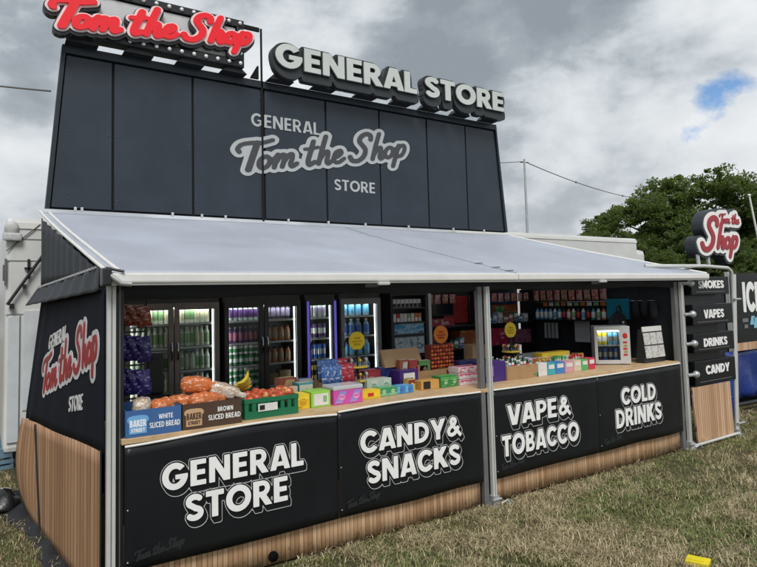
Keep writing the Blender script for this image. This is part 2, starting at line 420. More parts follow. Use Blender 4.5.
def solid_letters(mb, loops, P, w0, w1, mi=0, mside=None, back=False):
    """fills the loops at height w1 over the plane and drops walls to w0"""
    if not loops: return
    flat, tris = fill(loops)
    mb.add([P(p[0], p[1], w1) for p in flat], tris, mi)
    if back: mb.add([P(p[0], p[1], w0) for p in flat], [t[::-1] for t in tris], mi if mside is None else mside)
    for lp in loops:
        n = len(lp); vs = [P(p[0], p[1], w1) for p in lp]+[P(p[0], p[1], w0) for p in lp]
        mb.add(vs, [(i, n+i, n+(i+1) % n, (i+1) % n) for i in range(n)], mi if mside is None else mside)
FC = {}
def text_fit(mb, text, P, x0, x1, y0, y1, w0, w1, mi=0, res=34, weight=0.):
    """one line of sans capitals stretched into a rectangle of plane P (plane coords in metres)"""
    k = (text, res, weight)
    if k not in FC:
        fl = field_sans(text, res, pad=.15); FC[k] = (fl, contours(fl, weight, tol=.22 if res > 20 else .3))
    fl, lps = FC[k]; sx = (x1-x0)/fl['w']; sy = (y1-y0)
    solid_letters(mb, [[(x0+p[0]*sx, y0+p[1]*sy) for p in lp] for lp in lps], P, w0, w1, mi)
# ================================================================== camera
def make_camera():
    yaw, pit, rol, f, px, py = .5968, .0676, -.0283, 610.11, 396.14, 258.53
    F = Vector((math.sin(yaw)*math.cos(pit), math.cos(yaw)*math.cos(pit), math.sin(pit)))
    R = Vector((math.cos(yaw), -math.sin(yaw), 0)); U = R.cross(F)
    R2 = R*math.cos(rol)+U*math.sin(rol); U2 = U*math.cos(rol)-R*math.sin(rol)
    cd = bpy.data.cameras.new('camera'); c = bpy.data.objects.new('camera', cd); COL.objects.link(c)
    M3 = Matrix((R2, U2, -F)).transposed(); c.matrix_world = Matrix.Translation((-.6846, -4.2812, 1.9002)) @ M3.to_4x4()
    cd.sensor_width = 36; cd.lens = f/757*36; cd.shift_x = (378.5-px)/757; cd.shift_y = (py-283.5)/757
    cd.clip_start = .05; cd.clip_end = 2000
    S.camera = c
make_camera()
S.render.engine = 'CYCLES'
S.view_settings.view_transform = 'Standard'; S.view_settings.look = 'None'; S.view_settings.gamma = 1
S.view_settings.use_curve_mapping = False; S.view_settings.exposure = EXPOSURE
S.cycles.max_bounces = 8; S.cycles.transparent_max_bounces = 16

# ================================================================== sky and sun
def make_world():
    w = bpy.data.worlds.new('World'); S.world = w; w.use_nodes = True; nt = w.node_tree; nt.nodes.clear()
    N = nt.nodes.new; L = nt.links.new
    out = N('ShaderNodeOutputWorld'); bg = N('ShaderNodeBackground'); bg.inputs['Strength'].default_value = .1; L(bg.outputs[0], out.inputs[0])
    sky = N('ShaderNodeTexSky'); sky.sky_type = 'NISHITA'; sky.sun_disc = False
    sky.sun_elevation = math.radians(50); sky.sun_rotation = math.radians(SUN_AZ)
    tc = N('ShaderNodeTexCoord'); sep = N('ShaderNodeSeparateXYZ'); L(tc.outputs['Generated'], sep.inputs[0])
    def math_(op, a, b=None, v=None):
        n = N('ShaderNodeMath'); n.operation = op; L(a, n.inputs[0])
        if b is not None: L(b, n.inputs[1])
        elif v is not None: n.inputs[1].default_value = v
        return n.outputs[0]
    mz = N('ShaderNodeMapping'); mz.inputs['Scale'].default_value = (1., 1., 1.6); L(tc.outputs['Generated'], mz.inputs[0])
    class cb: outputs = [mz.outputs[0]]
    def noise(scale, detail, rough, dist=0., off=(0, 0, 0)):
        mp = N('ShaderNodeMapping'); mp.inputs['Location'].default_value = off; L(cb.outputs[0], mp.inputs[0])
        n = N('ShaderNodeTexNoise'); n.inputs['Scale'].default_value = scale; n.inputs['Detail'].default_value = detail
        n.inputs['Roughness'].default_value = rough; n.inputs['Distortion'].default_value = dist; L(mp.outputs[0], n.inputs['Vector']); return n.outputs['Fac']
    n1 = noise(2.1, 6, .45, .1, CLOUD_OFF); n2 = noise(6.2, 8, .58, .1, (7.3, 1.2, 0))
    wv = N('ShaderNodeTexNoise'); wv.inputs['Scale'].default_value = 4.; wv.inputs['Detail'].default_value = 5; L(cb.outputs[0], wv.inputs['Vector'])
    ws = N('ShaderNodeVectorMath'); ws.operation = 'SCALE'; ws.inputs['Scale'].default_value = .22; L(wv.outputs['Color'], ws.inputs[0])
    wa = N('ShaderNodeVectorMath'); wa.operation = 'ADD'; L(cb.outputs[0], wa.inputs[0]); L(ws.outputs[0], wa.inputs[1])
    vo = N('ShaderNodeTexVoronoi'); vo.feature = 'F1'; vo.inputs['Scale'].default_value = 3.6; vo.inputs['Detail'].default_value = 2; vo.inputs['Roughness'].default_value = .5; vo.normalize = True
    L(wa.outputs[0], vo.inputs['Vector'])
    a = math_('MULTIPLY', n1, v=.62); b = math_('MULTIPLY', n2, v=.46); c = math_('SUBTRACT', math_('MULTIPLY', vo.outputs['Distance'], v=-.42), v=-.075)
    s = math_('ADD', math_('ADD', a, b), c)
    rp = N('ShaderNodeValToRGB'); L(s, rp.inputs[0]); e = rp.color_ramp.elements
    e[0].position = RAMP[0]; e[0].color = (1.6, 1.83, 2.04, 1); e[1].position = RAMP[4]; e[1].color = (4.7, 4.85, 4.98, 1)
    m = e.new(RAMP[1]); m.color = (2.1, 2.36, 2.6, 1); m = e.new(RAMP[2]); m.color = (3.35, 3.6, 3.82, 1); m = e.new(RAMP[3]); m.color = (4.05, 4.25, 4.42, 1)
    class rel: outputs = [rp.outputs[0]]
    hz = N('ShaderNodeMapRange'); L(sep.outputs[2], hz.inputs[0]); hz.inputs[1].default_value = .02; hz.inputs[2].default_value = .34; hz.inputs[3].default_value = .35; hz.inputs[4].default_value = 0
    hm = N('ShaderNodeMixRGB'); L(hz.outputs[0], hm.inputs[0]); L(rel.outputs[0], hm.inputs[1]); hm.inputs[2].default_value = (4.2, 4.3, 4.42, 1)
    # gaps in the cloud where blue shows
    def gap(d, r):
        dp = N('ShaderNodeVectorMath'); dp.operation = 'DISTANCE'; L(tc.outputs['Generated'], dp.inputs[0]); dp.inputs[1].default_value = Vector(d).normalized()
        nn = math_('MULTIPLY', noise(17., 7, .62, .3, (1.3, 4.2, .7)), v=.10)
        q = math_('ADD', dp.outputs['Value'], nn)
        g = N('ShaderNodeMapRange'); L(q, g.inputs[0]); g.inputs[1].default_value = r+.046; g.inputs[2].default_value = r+.074; g.inputs[3].default_value = 1; g.inputs[4].default_value = 0
        return g.outputs[0]
    k = math_('MAXIMUM', gap((.855, .437, .279), .009), gap((.851, .474, .226), -.009))
    blue = N('ShaderNodeMixRGB'); blue.blend_type = 'MULTIPLY'; blue.inputs[0].default_value = 1.; L(sky.outputs[0], blue.inputs[1]); blue.inputs[2].default_value = (.62, .74, .85, 1)
    mx = N('ShaderNodeMixRGB'); L(k, mx.inputs[0]); L(hm.outputs[0], mx.inputs[1]); L(blue.outputs[0], mx.inputs[2])
    L(mx.outputs[0], bg.inputs['Color'])
make_world()
sd = bpy.data.lights.new('sun', 'SUN'); sd.energy = SUN_E; sd.angle = math.radians(SUN_ANG); sd.color = (1, .96, .9)
so = bpy.data.objects.new('sun', sd); COL.objects.link(so)
az, el = math.radians(SUN_AZ), math.radians(50)
so.rotation_euler = Vector((math.sin(az)*math.cos(el), math.cos(az)*math.cos(el), math.sin(el))).to_track_quat('Z', 'Y').to_euler()
so.location = (-4, -8, 12)

# ================================================================== ground and grass
def mat_soil():
    m = mat('soil_turf', (.1, .09, .045), .95, var=0); nt = m.node_tree; b = nt.nodes['Principled BSDF']; N = nt.nodes.new; L = nt.links.new
    tc = N('ShaderNodeTexCoord')
    def nz(s, d, r=.6):
        n = N('ShaderNodeTexNoise'); n.inputs['Scale'].default_value = s; n.inputs['Detail'].default_value = d; n.inputs['Roughness'].default_value = r; L(tc.outputs['Object'], n.inputs['Vector']); return n.outputs['Fac']
    r1 = N('ShaderNodeValToRGB'); L(nz(.9, 8), r1.inputs[0]); e = r1.color_ramp.elements
    e[0].position = .35; e[0].color = (.075, .085, .03, 1); e[1].position = .65; e[1].color = (.17, .135, .07, 1)
    r2 = N('ShaderNodeValToRGB'); L(nz(45, 6, .7), r2.inputs[0]); e = r2.color_ramp.elements
    e[0].position = .35; e[0].color = (.45, .42, .36, 1); e[1].position = .7; e[1].color = (1.25, 1.2, 1.1, 1)
    mu = N('ShaderNodeMixRGB'); mu.blend_type = 'MULTIPLY'; mu.inputs[0].default_value = 1; L(r1.outputs[0], mu.inputs[1]); L(r2.outputs[0], mu.inputs[2])
    L(mu.outputs[0], b.inputs['Base Color'])
    bp = N('ShaderNodeBump'); bp.inputs['Strength'].default_value = .8; bp.inputs['Distance'].default_value = .03; L(nz(60, 6, .7), bp.inputs['Height']); L(bp.outputs[0], b.inputs['Normal'])
    return m
mb = MB(); mb.box(-500, 500, -400, 700, -.5, 0)
tag(build('ground', mb, mat_soil()), 'worn summer field of dry and green grass', kind='structure')

def vnoise(x, y, s, seed):
    r = np.random.default_rng(seed); G = r.random((64, 64)); x = x/s; y = y/s
    i = np.floor(x).astype(int); j = np.floor(y).astype(int); fx = x-i; fy = y-j; fx = fx*fx*(3-2*fx); fy = fy*fy*(3-2*fy)
    g = lambda a, b: G[a % 64, b % 64]
    return (g(i, j)*(1-fx)+g(i+1, j)*fx)*(1-fy)+(g(i, j+1)*(1-fx)+g(i+1, j+1)*fx)*fy
def make_grass():
    r = RNG
    def region(n, x0, x1, y0, y1): return np.stack([r.uniform(x0, x1, n), r.uniform(y0, y1, n)], 1)
    def tufts(nt_, per, x0, x1, y0, y1, sp):
        c = region(nt_, x0, x1, y0, y1); k = np.repeat(np.arange(nt_), r.poisson(per, nt_)); q = c[k]+r.normal(0, 1, (len(k), 2))*sp*r.uniform(.4, 1.3, (len(k), 1))
        return np.concatenate([q, r.uniform(0, 2*PI, nt_)[k][:, None], r.uniform(.6, 1.5, nt_)[k][:, None]], 1)
    loose = np.concatenate([region(70000, .4, 5.2, -3.0, .02), region(42000, 5.2, 12, -3.6, .0), region(9000, 6.3, 9.2, 0, 1.2), region(9000, 9, 22, -5, 7), region(12000, -2.2, -.15, -.6, 4), region(3500, -3, -.3, 4, 9)])
    loose = np.concatenate([loose, r.uniform(0, 2*PI, (len(loose), 1)), np.ones((len(loose), 1))], 1)
    Q = np.concatenate([loose, tufts(5200, 18, .4, 5.2, -3.0, .02, .028), tufts(3600, 16, 5.2, 12, -3.6, 0, .035), tufts(700, 14, -2.2, -.15, -.6, 4, .03)])
    P = Q[:, :2]
    keep = ~((P[:, 0] > -.05) & (P[:, 0] < 6.45) & (P[:, 1] > -.005)) & ~((P[:, 0] > 6.4) & (P[:, 0] < 7.6) & (P[:, 1] > -.02) & (P[:, 1] < .1))
    keep &= np.hypot(P[:, 0]-3.47, P[:, 1]+1.80) > .11
    gap = vnoise(P[:, 0], P[:, 1], .19, 5)*.6+vnoise(P[:, 0], P[:, 1], .5, 6)*.4      # bare, trodden spots
    keep &= (gap > .34) | (r.random(len(P)) < .3)
    P = P[keep]; Q = Q[keep]; n = len(P)
    g = .38*vnoise(P[:, 0], P[:, 1], .8, 1)+.34*vnoise(P[:, 0], P[:, 1], .23, 2)+.28*vnoise(P[:, 0], P[:, 1], .09, 3)
    far = np.clip((P[:, 0]-6)/10, 0, 1)
    nearb = -np.exp(-np.abs(P[:, 1]+.03)/.14)*(P[:, 0] > 0)       # shorter where feet scuff the skirting
    green = np.clip((g-.5+.16*far)*2.6+.60, .22, .88)
    isg = r.random(n) < green
    lying = ((~isg) & (r.random(n) < .8)) | (isg & (r.random(n) < .25))
    h = np.where(isg, r.uniform(.02, .06, n), r.uniform(.02, .10, n))*Q[:, 3]*(1+.5*nearb)*(1+.5*far)
    wd = np.where(isg, r.uniform(.0014, .0032, n), r.uniform(.0011, .0026, n))*(1+1.6*far)
    az = Q[:, 2]+r.normal(0, .8, n); lean = np.where(lying, r.uniform(1.2, 1.5, n), r.uniform(.3, 1.15, n))
    d = np.stack([np.cos(az), np.sin(az)], 1); s = np.stack([-np.sin(az), np.cos(az)], 1)
    base = np.concatenate([P, np.where(lying, r.uniform(.004, .03, n), 0.)[:, None]], 1)
    mid = base.copy(); tip = base.copy()
    mid[:, :2] += d*(h*.5*np.sin(lean*.6))[:, None]; mid[:, 2] += h*.5*np.cos(lean*.6)
    tip[:, :2] += d*(h*np.sin(lean))[:, None]; tip[:, 2] += h*np.cos(lean)
    S3 = np.concatenate([s, np.zeros((n, 1))], 1)
    V = np.empty((n, 5, 3)); V[:, 0] = base-S3*wd[:, None]; V[:, 1] = base+S3*wd[:, None]
    V[:, 2] = mid+S3*(wd*.75)[:, None]; V[:, 3] = mid-S3*(wd*.75)[:, None]; V[:, 4] = tip
    me = bpy.data.meshes.new('grass'); me.vertices.add(n*5); me.vertices.foreach_set('co', V.reshape(-1))
    k = np.arange(n)*5
    idx = np.concatenate([np.stack([k, k+1, k+2, k+3], 1), np.stack([k+3, k+2, k+4], 1)], 1).reshape(-1)
    me.loops.add(n*7); me.loops.foreach_set('vertex_index', idx)
    me.polygons.add(n*2)
    ls = np.stack([np.arange(n)*7, np.arange(n)*7+4], 1).reshape(-1); me.polygons.foreach_set('loop_start', ls)
    shade = np.where(isg, r.integers(0, 3, n), r.integers(3, 6, n)); me.polygons.foreach_set('material_index', np.repeat(shade, 2))
    for nm, c in (('grass_green', (.135, .185, .05)), ('grass_dark', (.09, .13, .04)), ('grass_yellow', (.25, .25, .085)), ('straw_pale', (.62, .53, .34)), ('straw_tan', (.40, .32, .18)), ('straw_brown', (.2, .15, .085))):
        me.materials.append(mat(nm, c, .7, var=.15, scale=3))
    me.update(calc_edges=True); me.validate()
    o = bpy.data.objects.new('grass', me); COL.objects.link(o); tag(o, 'trodden dry grass and straw in front of the stall', kind='stuff')
make_grass()

# ================================================================== trees
def leaf_mesh(name, lobes, n, size, seed):
    r = np.random.default_rng(seed); C = []
    tot = sum(l[3]**2 for l in lobes)
    for (x, y, z, R, sz) in lobes:
        k = int(n*R*R/tot); nsub = 70
        q = r.normal(size=(nsub, 3)); q /= np.linalg.norm(q, axis=1)[:, None]; q[:, 2] = np.abs(q[:, 2])*1.0-.25*(r.random(nsub) < .4)
        cen = q*R*r.uniform(.55, 1.12, (nsub, 1)); cen[:, 2] *= sz
        rad = R*r.uniform(.12, .30, nsub)
        w = r.integers(0, nsub, k); p = r.normal(size=(k, 3)); p /= np.linalg.norm(p, axis=1)[:, None]
        p = cen[w]+p*(rad[w]*r.uniform(.1, 1.15, k)**.6)[:, None]*np.array([1, 1, .75])
        C.append(p+np.array([x, y, z]))
    C = np.concatenate(C); k = len(C)
    a = r.normal(size=(k, 3)); a /= np.linalg.norm(a, axis=1)[:, None]
    b = np.cross(a, r.normal(size=(k, 3))); b /= np.linalg.norm(b, axis=1)[:, None]
    s = size*r.uniform(.55, 1.3, k)[:, None]
    V = np.stack([C-a*s, C+b*s*.55, C+a*s, C-b*s*.55], 1).reshape(-1, 3)
    me = bpy.data.meshes.new(name); me.vertices.add(k*4); me.vertices.foreach_set('co', V.reshape(-1))
    me.loops.add(k*4); me.loops.foreach_set('vertex_index', np.arange(k*4)); me.polygons.add(k); me.polygons.foreach_set('loop_start', np.arange(k)*4)
    me.polygons.foreach_set('material_index', r.integers(0, 3, k))
    for nm, c in (('leaf_mid', (.095, .145, .048)), ('leaf_dark', (.07, .112, .038)), ('leaf_light', (.13, .18, .058))): me.materials.append(leaf_mat(nm, c))
    me.update(calc_edges=True); return me
def leaf_mat(nm, c):
    if nm in MATS: return MATS[nm]
    m = mat(nm, c, .55, var=.25, scale=.5); nt = m.node_tree; b = nt.nodes['Principled BSDF']; o = nt.nodes['Material Output']
    t = nt.nodes.new('ShaderNodeBsdfTranslucent'); t.inputs[0].default_value = (c[0]*2.1, c[1]*1.9, c[2]*.9, 1); x = nt.nodes.new('ShaderNodeMixShader'); x.inputs[0].default_value = .5
    nt.links.new(b.outputs[0], x.inputs[1]); nt.links.new(t.outputs[0], x.inputs[2]); nt.links.new(x.outputs[0], o.inputs['Surface']); return m
def make_trees():
    bark = mat('bark', (.09, .07, .05), .9, var=.3, scale=8, bump=.6, bscale=20)
    protos = []
    for t in range(3):
        r = random.Random(40+t); lobes = []
        for i in range(10):
            a = r.uniform(0, 2*PI); d = r.uniform(.3, 2.5); lobes.append((d*math.cos(a), d*math.sin(a), r.uniform(2.0, 7.4)-.25*d, r.uniform(1.0, 1.9), r.uniform(.8, 1.1)))
        lobes.append((0, 0, 7.4, 1.5, 1.))
        crown = leaf_mesh('crown', lobes, 52000, .095, 50+t)
        mb = MB(); mb.tube([(0,0,-.2), (.05,.02,1.5), (-.05,.1,3.5), (.05,0,6)], [.3, .24, .17, .06], 9)
        for i in range(9):
            l = lobes[i]; z = 1.3+.4*i; mb.tube([(0,.05,z), (l[0]*.5, l[1]*.5, (z+l[2])/2+.3), (l[0], l[1], l[2])], [.11, .07, .02], 6)
        protos.append((crown, mb.mesh('trunk', [bark])))
    spots = [  # x, y, height, label
        (34.6, 22.6, 7.0, 'small round tree at the left end of the wood, lowest of its row'),
        (36.0, 23.5, 8.3, 'green tree second from the left end of the wood'),
        (37.2, 20.8, 9.6, 'broad green tree behind the end of the white lorry body'),
        (40.3, 21.0, 11.4, 'tall tree rising left of the round red lettered sign'),
        (41.5, 17.9, 11.5, 'tall tree directly behind the round red lettered sign'),
        (44.5, 18.0, 11.2, 'tallest tree, its crown above and right of the round red lettered sign'),
        (44.0, 14.6, 10.9, 'full green tree behind the leaning white flagpole'),
        (47.5, 14.0, 11.6, 'tall tree at the right edge beyond the leaning white flagpole'),
        (35.0, 18.0, 5.0, 'low leafy tree in front of the wood, above the white lorry body'),
        (38.3, 15.6, 5.6, 'low leafy tree in front of the wood, below the round red lettered sign'),
        (40.6, 12.6, 5.8, 'low leafy tree in front of the wood at the right edge of the picture'),
        (35.6, 20.0, 5.6, 'bushy low tree just past the right end of the white lorry roof'),
        (37.6, 18.4, 6.8, 'bushy tree filling the gap left of the round red lettered sign'),
        (31.5, 21.6, 4.4, 'lowest leafy tree, half hidden behind the white lorry roof')]
    for i, (x, y, h, lab) in enumerate(spots):
        cr, tr = protos[i % 3]; k = h*.91/9.0
        o = thing('broadleaf_tree', lab, 'tree', (x, y, 0), i*1.9, 'trees of the wood behind the stall')
        o.scale = (k*1.12, k*1.12, k)
        for nm, me in (('crown', cr), ('trunk', tr)):
            c = bpy.data.objects.new(nm, me); COL.objects.link(c); c.parent = o
make_trees()
# far rise of ground closing the horizon
mb = MB()
def hill(u, v):
    x = -260+u*620; y = 90+v*200; return (x, y, -.3+(4+3*math.sin(x*.013)+2*math.sin(x*.031+1))*math.sin(PI*min(1, v*1.0)))
mb.grid(hill, 50, 10)
tag(build('hills', mb, mat('far_wood', (.045, .07, .03), .95, var=.4, scale=.12, bump=1., bscale=.5)), 'low green rise at the horizon', kind='structure')
# ================================================================== the stall: frame, roof, side cloths
ALU = mat('aluminium', (.60, .615, .60), .42, .25, var=.08, scale=5)
ALU_D = mat('dull_aluminium', (.20, .205, .21), .45, .4, var=.15, scale=6)
STEEL = mat('galvanised_steel', (.46, .48, .49), .42, .5, var=.2, scale=14)
WHITE_RAIL = mat('white_enamel_rail', (.74, .74, .72), .4, var=.05)
PVC_ROOF = mat('roof_pvc', (.70, .75, .86), .42, var=.11, scale=1.3, bump=.22, bscale=2.2)
def let_light_through(m, share, col):       # white roof cloth glows when the sky is above it
    nt = m.node_tree; b = nt.nodes['Principled BSDF']; o = nt.nodes['Material Output']
    t = nt.nodes.new('ShaderNodeBsdfTranslucent'); t.inputs[0].default_value = (*col, 1); x = nt.nodes.new('ShaderNodeMixShader'); x.inputs[0].default_value = share
    nt.links.new(b.outputs[0], x.inputs[1]); nt.links.new(t.outputs[0], x.inputs[2]); nt.links.new(x.outputs[0], o.inputs['Surface'])
let_light_through(PVC_ROOF, .48, (.8, .82, .86))
BLACK_CLOTH = mat('black_cloth', (.012, .014, .018), .8, var=.3, scale=3, bump=.15, bscale=200)
GREY_CLOTH = mat('charcoal_cloth', (.030, .035, .043), .6, var=.25, scale=4, bump=.12, bscale=60)
NAVY_CLOTH = mat('navy_black_cloth', (.004, .006, .013), .85, var=.3, scale=3, spec=.2)
VINYL = mat('black_vinyl', (.0065, .008, .0105), .40, var=.2, scale=2.5, bump=.10, bscale=5, spec=.35)
WHITE_PRINT = mat('white_print', (.84, .85, .85), .5, var=.05)
LINE_PRINT = mat('outline_print', (.5, .51, .52), .5, var=.04)
FAINT_PRINT = mat('faint_print', (.0125, .0142, .017), .5, var=.1)
BLACK_PLASTIC = mat('black_plastic', (.015, .016, .018), .4, var=.2)
WOODPRINT = mat_planks('plank_print', 0, .036, (.53, .305, .165), (.2, .105, .055), (.85, .60, .385))
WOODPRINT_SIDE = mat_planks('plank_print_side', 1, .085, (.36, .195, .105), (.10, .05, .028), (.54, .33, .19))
WOODPRINT_END = mat_planks('plank_print_end', 0, .047, (.50, .30, .18), (.2, .10, .055), (.72, .50, .33))

stall = thing('market_stall', 'black market stall with white sloping roof, aluminium posts and wood print side curtain', 'market stall', (3.2, 1.3, 0))
def bolt_foot(parent, x, y):
    mb = MB(); mb.box(x-.06, x+.06, y-.05, y+.05, .0, .012); mb.box(x-.035, x+.035, y-.035, y+.035, .012, .1); mb.tube([(x-.05, y-.04, .07), (x+.05, y-.04, .07)], .012, 8)
    mb.tube([(x+.04, y-.05, .03), (x+.09, y-.08, .06), (x+.12, y-.09, .02)], .009, 6)
    build('foot', mb, STEEL, parent)
def post(x, y, w, m, ztop=2.05, foot=True):
    mb = MB(); mb.box(x-w/2, x+w/2, y-w/2, y+w/2, .01, ztop, bev=.006)
    # grooves of the extrusion
    mb.box(x-w*.06, x+w*.06, y-w/2-.0015, y-w/2+.004, .03, ztop-.01, 1)
    p = build('post', mb, [m, ALU_D], stall)
    if foot: bolt_foot(p, x, y)
post(-.003, -.03, .052, ALU); post(.055, .03, .05, BLACK_PLASTIC, foot=False)
post(3.205, -.035, .044, ALU, 2.0); post(3.132, .0, .052, ALU_D, 2.0, False); post(3.172, .012, .03, BLACK_PLASTIC, 2.0, False)  # black upright is a filler strip closing the dark gap between the legs
post(6.405, -.035, .046, ALU, 2.02); post(6.335, .015, .06, ALU_D, 2.02, False)
post(.03, 2.55, .06, ALU_D, 2.8, False); post(6.36, 2.55, .06, ALU_D, 2.8, False)
for k, (xa, xb) in enumerate(((-.02, 3.515), (3.525, 6.86))):
    mb = MB(); mb.box(xa, xb, -.155, -.085, 2.055, 2.118, bev=.012); mb.box(xa, xb, -.14, -.095, 2.040, 2.0565, 1)
    build('front_rail', mb, [WHITE_RAIL, ALU], stall)
mb = MB()       # end brackets and rail latches
mb.box(-.075, -.022, -.18, -.06, 2.035, 2.15, 1, bev=.012); mb.tube([(-.05, -.16, 2.12), (.03, -.175, 2.05), (.09, -.175, 2.045)], .016, 8, 0); mb.tube([(-.05, -.13, 2.15), (.05, -.165, 2.125)], .01, 6, 1)
build('arm_bracket', mb, [STEEL, BLACK_PLASTIC], stall)
for x in (1.95, 4.72):
    mb = MB(); mb.box(x-.12, x+.02, -.135, -.06, 2.005, 2.046, 1, bev=.006); mb.box(x-.01, x+.10, -.165, -.1, 2.022, 2.05, 0, bev=.008)
    build('rail_latch', mb, [ALU, BLACK_PLASTIC], stall)
def roof_pt(xa, xb, s, t, xra, xrb):
    x = (xa+(xb-xa)*s)*(1-t)+(xra+(xrb-xra)*s)*t
    return (x, -.12+t*2.72, 2.118+t*.735-.03*math.sin(PI*t)*(.6+.4*math.sin(PI*s))+.0055*math.sin(PI*t)*math.sin(s*19+t*5)*(1-.6*math.sin(PI*s))-.004*abs(math.sin(t*PI*3))**8*math.sin(PI*t))
for xa, xb, xra, xrb in ((-.04, 3.515, -.22, 3.20), (3.525, 6.86, 3.21, 6.15)):
    mb = MB(); mb.grid(lambda s, t: roof_pt(xa, xb, s, t, xra, xrb), 60, 40)
    build('roof_sheet', mb, PVC_ROOF, stall, solid=.012)
mb = MB()       # white edging tubes along the left slope and the seam between the sheets
for dx in (.0, .075):
    mb = MB(); mb.tube([tuple(np.add(roof_pt(-.04, 3.515, 0, t, -.22, 3.2), (dx-.005, 0, .014))) for t in np.linspace(0, 1, 10)], .013, 8); build('edge_trim', mb, WHITE_RAIL, stall)
mb = MB(); mb.tube([tuple(np.add(roof_pt(3.525, 6.86, 1, t, 3.2, 6.15), (0, 0, .004))) for t in np.linspace(0, 1, 10)], .016, 8)
build('edge_trim', mb, WHITE_RAIL, stall)
mb = MB(); mb.tube([tuple(np.add(roof_pt(-.04, 3.515, 1, t, -.22, 3.2), (.005, 0, .004))) for t in np.linspace(0, 1, 24)], .005, 6)
for t in (.03, .09, .17): mb.tube([tuple(np.add(roof_pt(-.04, 3.515, 1, t, -.22, 3.2), (-.05, 0, .01))), tuple(np.add(roof_pt(-.04, 3.515, 1, t, -.22, 3.2), (.04, -.02, .015)))], .006, 5)
build('seam_lacing', mb, mat('seam_cord', (.2, .21, .22), .7, var=.2), stall)
mb = MB()
def val(s, t):
    x = .02+s*6.42; return (x, .005+.008*math.sin(x*9)*t, 2.06-t*(.10+.012*math.sin(x*3.1)))
mb.grid(val, 120, 3)
build('valance', mb, BLACK_CLOTH, stall, solid=.004)
# underside frame members seen from below
mb = MB()
for x in (.05, 3.15, 6.36): mb.box(x-.02, x+.02, .02, 2.55, 2.0, 2.05)
mb.box(0, 6.4, 2.52, 2.56, 2.70, 2.75)
build('roof_beam', mb, ALU_D, stall)
# ---- left side cloth
def side(y, z, w=0., fold=1.):
    s = y/2.55
    fl = .17+.13*(min(1, max(0, (2.02-z)/1.1))-.05*max(0, (.9-z)/.9)**1.3)
    x = -.035-s*fl-.010*fold*math.sin(s*37+z*.8)*(.12+.88*max(0, min(1, (s-.78)/.2)))-w
    return (x, y, z)
mb = MB()
def gable(s, t):
    y = .12+s*2.45; ztop = 2.09+(y+.12)/2.72*.735-.02; zb = 2.165-.055*s
    z = zb+(max(ztop, zb+.005)-zb)*t
    return (-.045-.175*s-.014*math.sin(s*62)*(1-.4*t)*s**.3, y, z)
mb.grid(gable, 150, 6)
build('gable_cloth', mb, GREY_CLOTH, stall, solid=.004)
mb = MB()
def flap(s, t):
    y = .05+s*2.58; z0 = 2.165-.055*s; z1 = 2.01-.065*s
    return (-.05-.18*s-(.09*s+.012)*t-.01*math.sin(s*44+1)*(1-.3*t), y, z0+(z1-z0)*t)
mb.grid(flap, 130, 6)
build('side_flap', mb, GREY_CLOTH, stall, solid=.004)
for k in range(26):
    s = (k+.5)/26; y = .12+s*2.45; mb = MB(); mb.box(-.068-.18*s, -.052-.18*s, y-.018, y+.018, 2.165-.055*s, 2.180-.055*s); build('lacing_eyelet', mb, mat('eyelet', (.4, .42, .44), .5, var=.1), stall)
def zw(s): return .99-.10*s+.005*math.sin(s*9)
mb = MB(); mb.grid(lambda s, t: side(s*2.52, zw(s)-.005+(2.02-zw(s)+.005)*t), 90, 14)
cur = build('side_curtain', mb, NAVY_CLOTH, stall, solid=.004)
mb = MB(); mb.grid(lambda s, t: side(.06+s*(1.74+.22*t), .015+(zw(s*.77+.02)-.015)*t, .004, .55), 70, 10)
build('wood_print_panel', mb, WOODPRINT_SIDE, stall, solid=.004)
mb = MB()
def rearflap(s, t):
    y = 1.80+.22*t+s*(.72-.2*t); z0 = .03+.11*s*s; z = z0+(zw(.8+.2*s)-z0)*t; p = side(y, z, .004, .3)
    return (p[0]-.05*math.sin(PI*min(1, (1-t)*.9))*s-.02*s, p[1]+.05*s*(1-t), z+.05*s*s*(1-t))
mb.grid(rearflap, 14, 12)
build('wood_print_flap', mb, WOODPRINT_SIDE, stall, solid=.004)
mb = MB(); mb.tube([side(1.805, .03, .012, .3), side(1.91, .45, .012, .3), side(2.02, .90, .012, .3)], .008, 6); build('curtain_hem', mb, BLACK_CLOTH, stall)
mb = MB(); mb.tube([side(.05, .02, .006), side(.05, 1.0, .006)], .006, 6)
build('curtain_hem', mb, BLACK_CLOTH, stall)
# right side and back cloths, seen through the hatch
mb = MB(); mb.grid(lambda s, t: (6.375+.008*math.sin(s*40), .06+s*2.5, .02+t*(1.98+.66*s)), 50, 4); build('end_cloth', mb, BLACK_CLOTH, stall, solid=.004)
mb = MB(); mb.grid(lambda s, t: (-.02+s*6.4, 2.7+.012*math.sin(s*90), .02+t*2.78), 90, 4); build('back_cloth', mb, BLACK_CLOTH, stall, solid=.004)

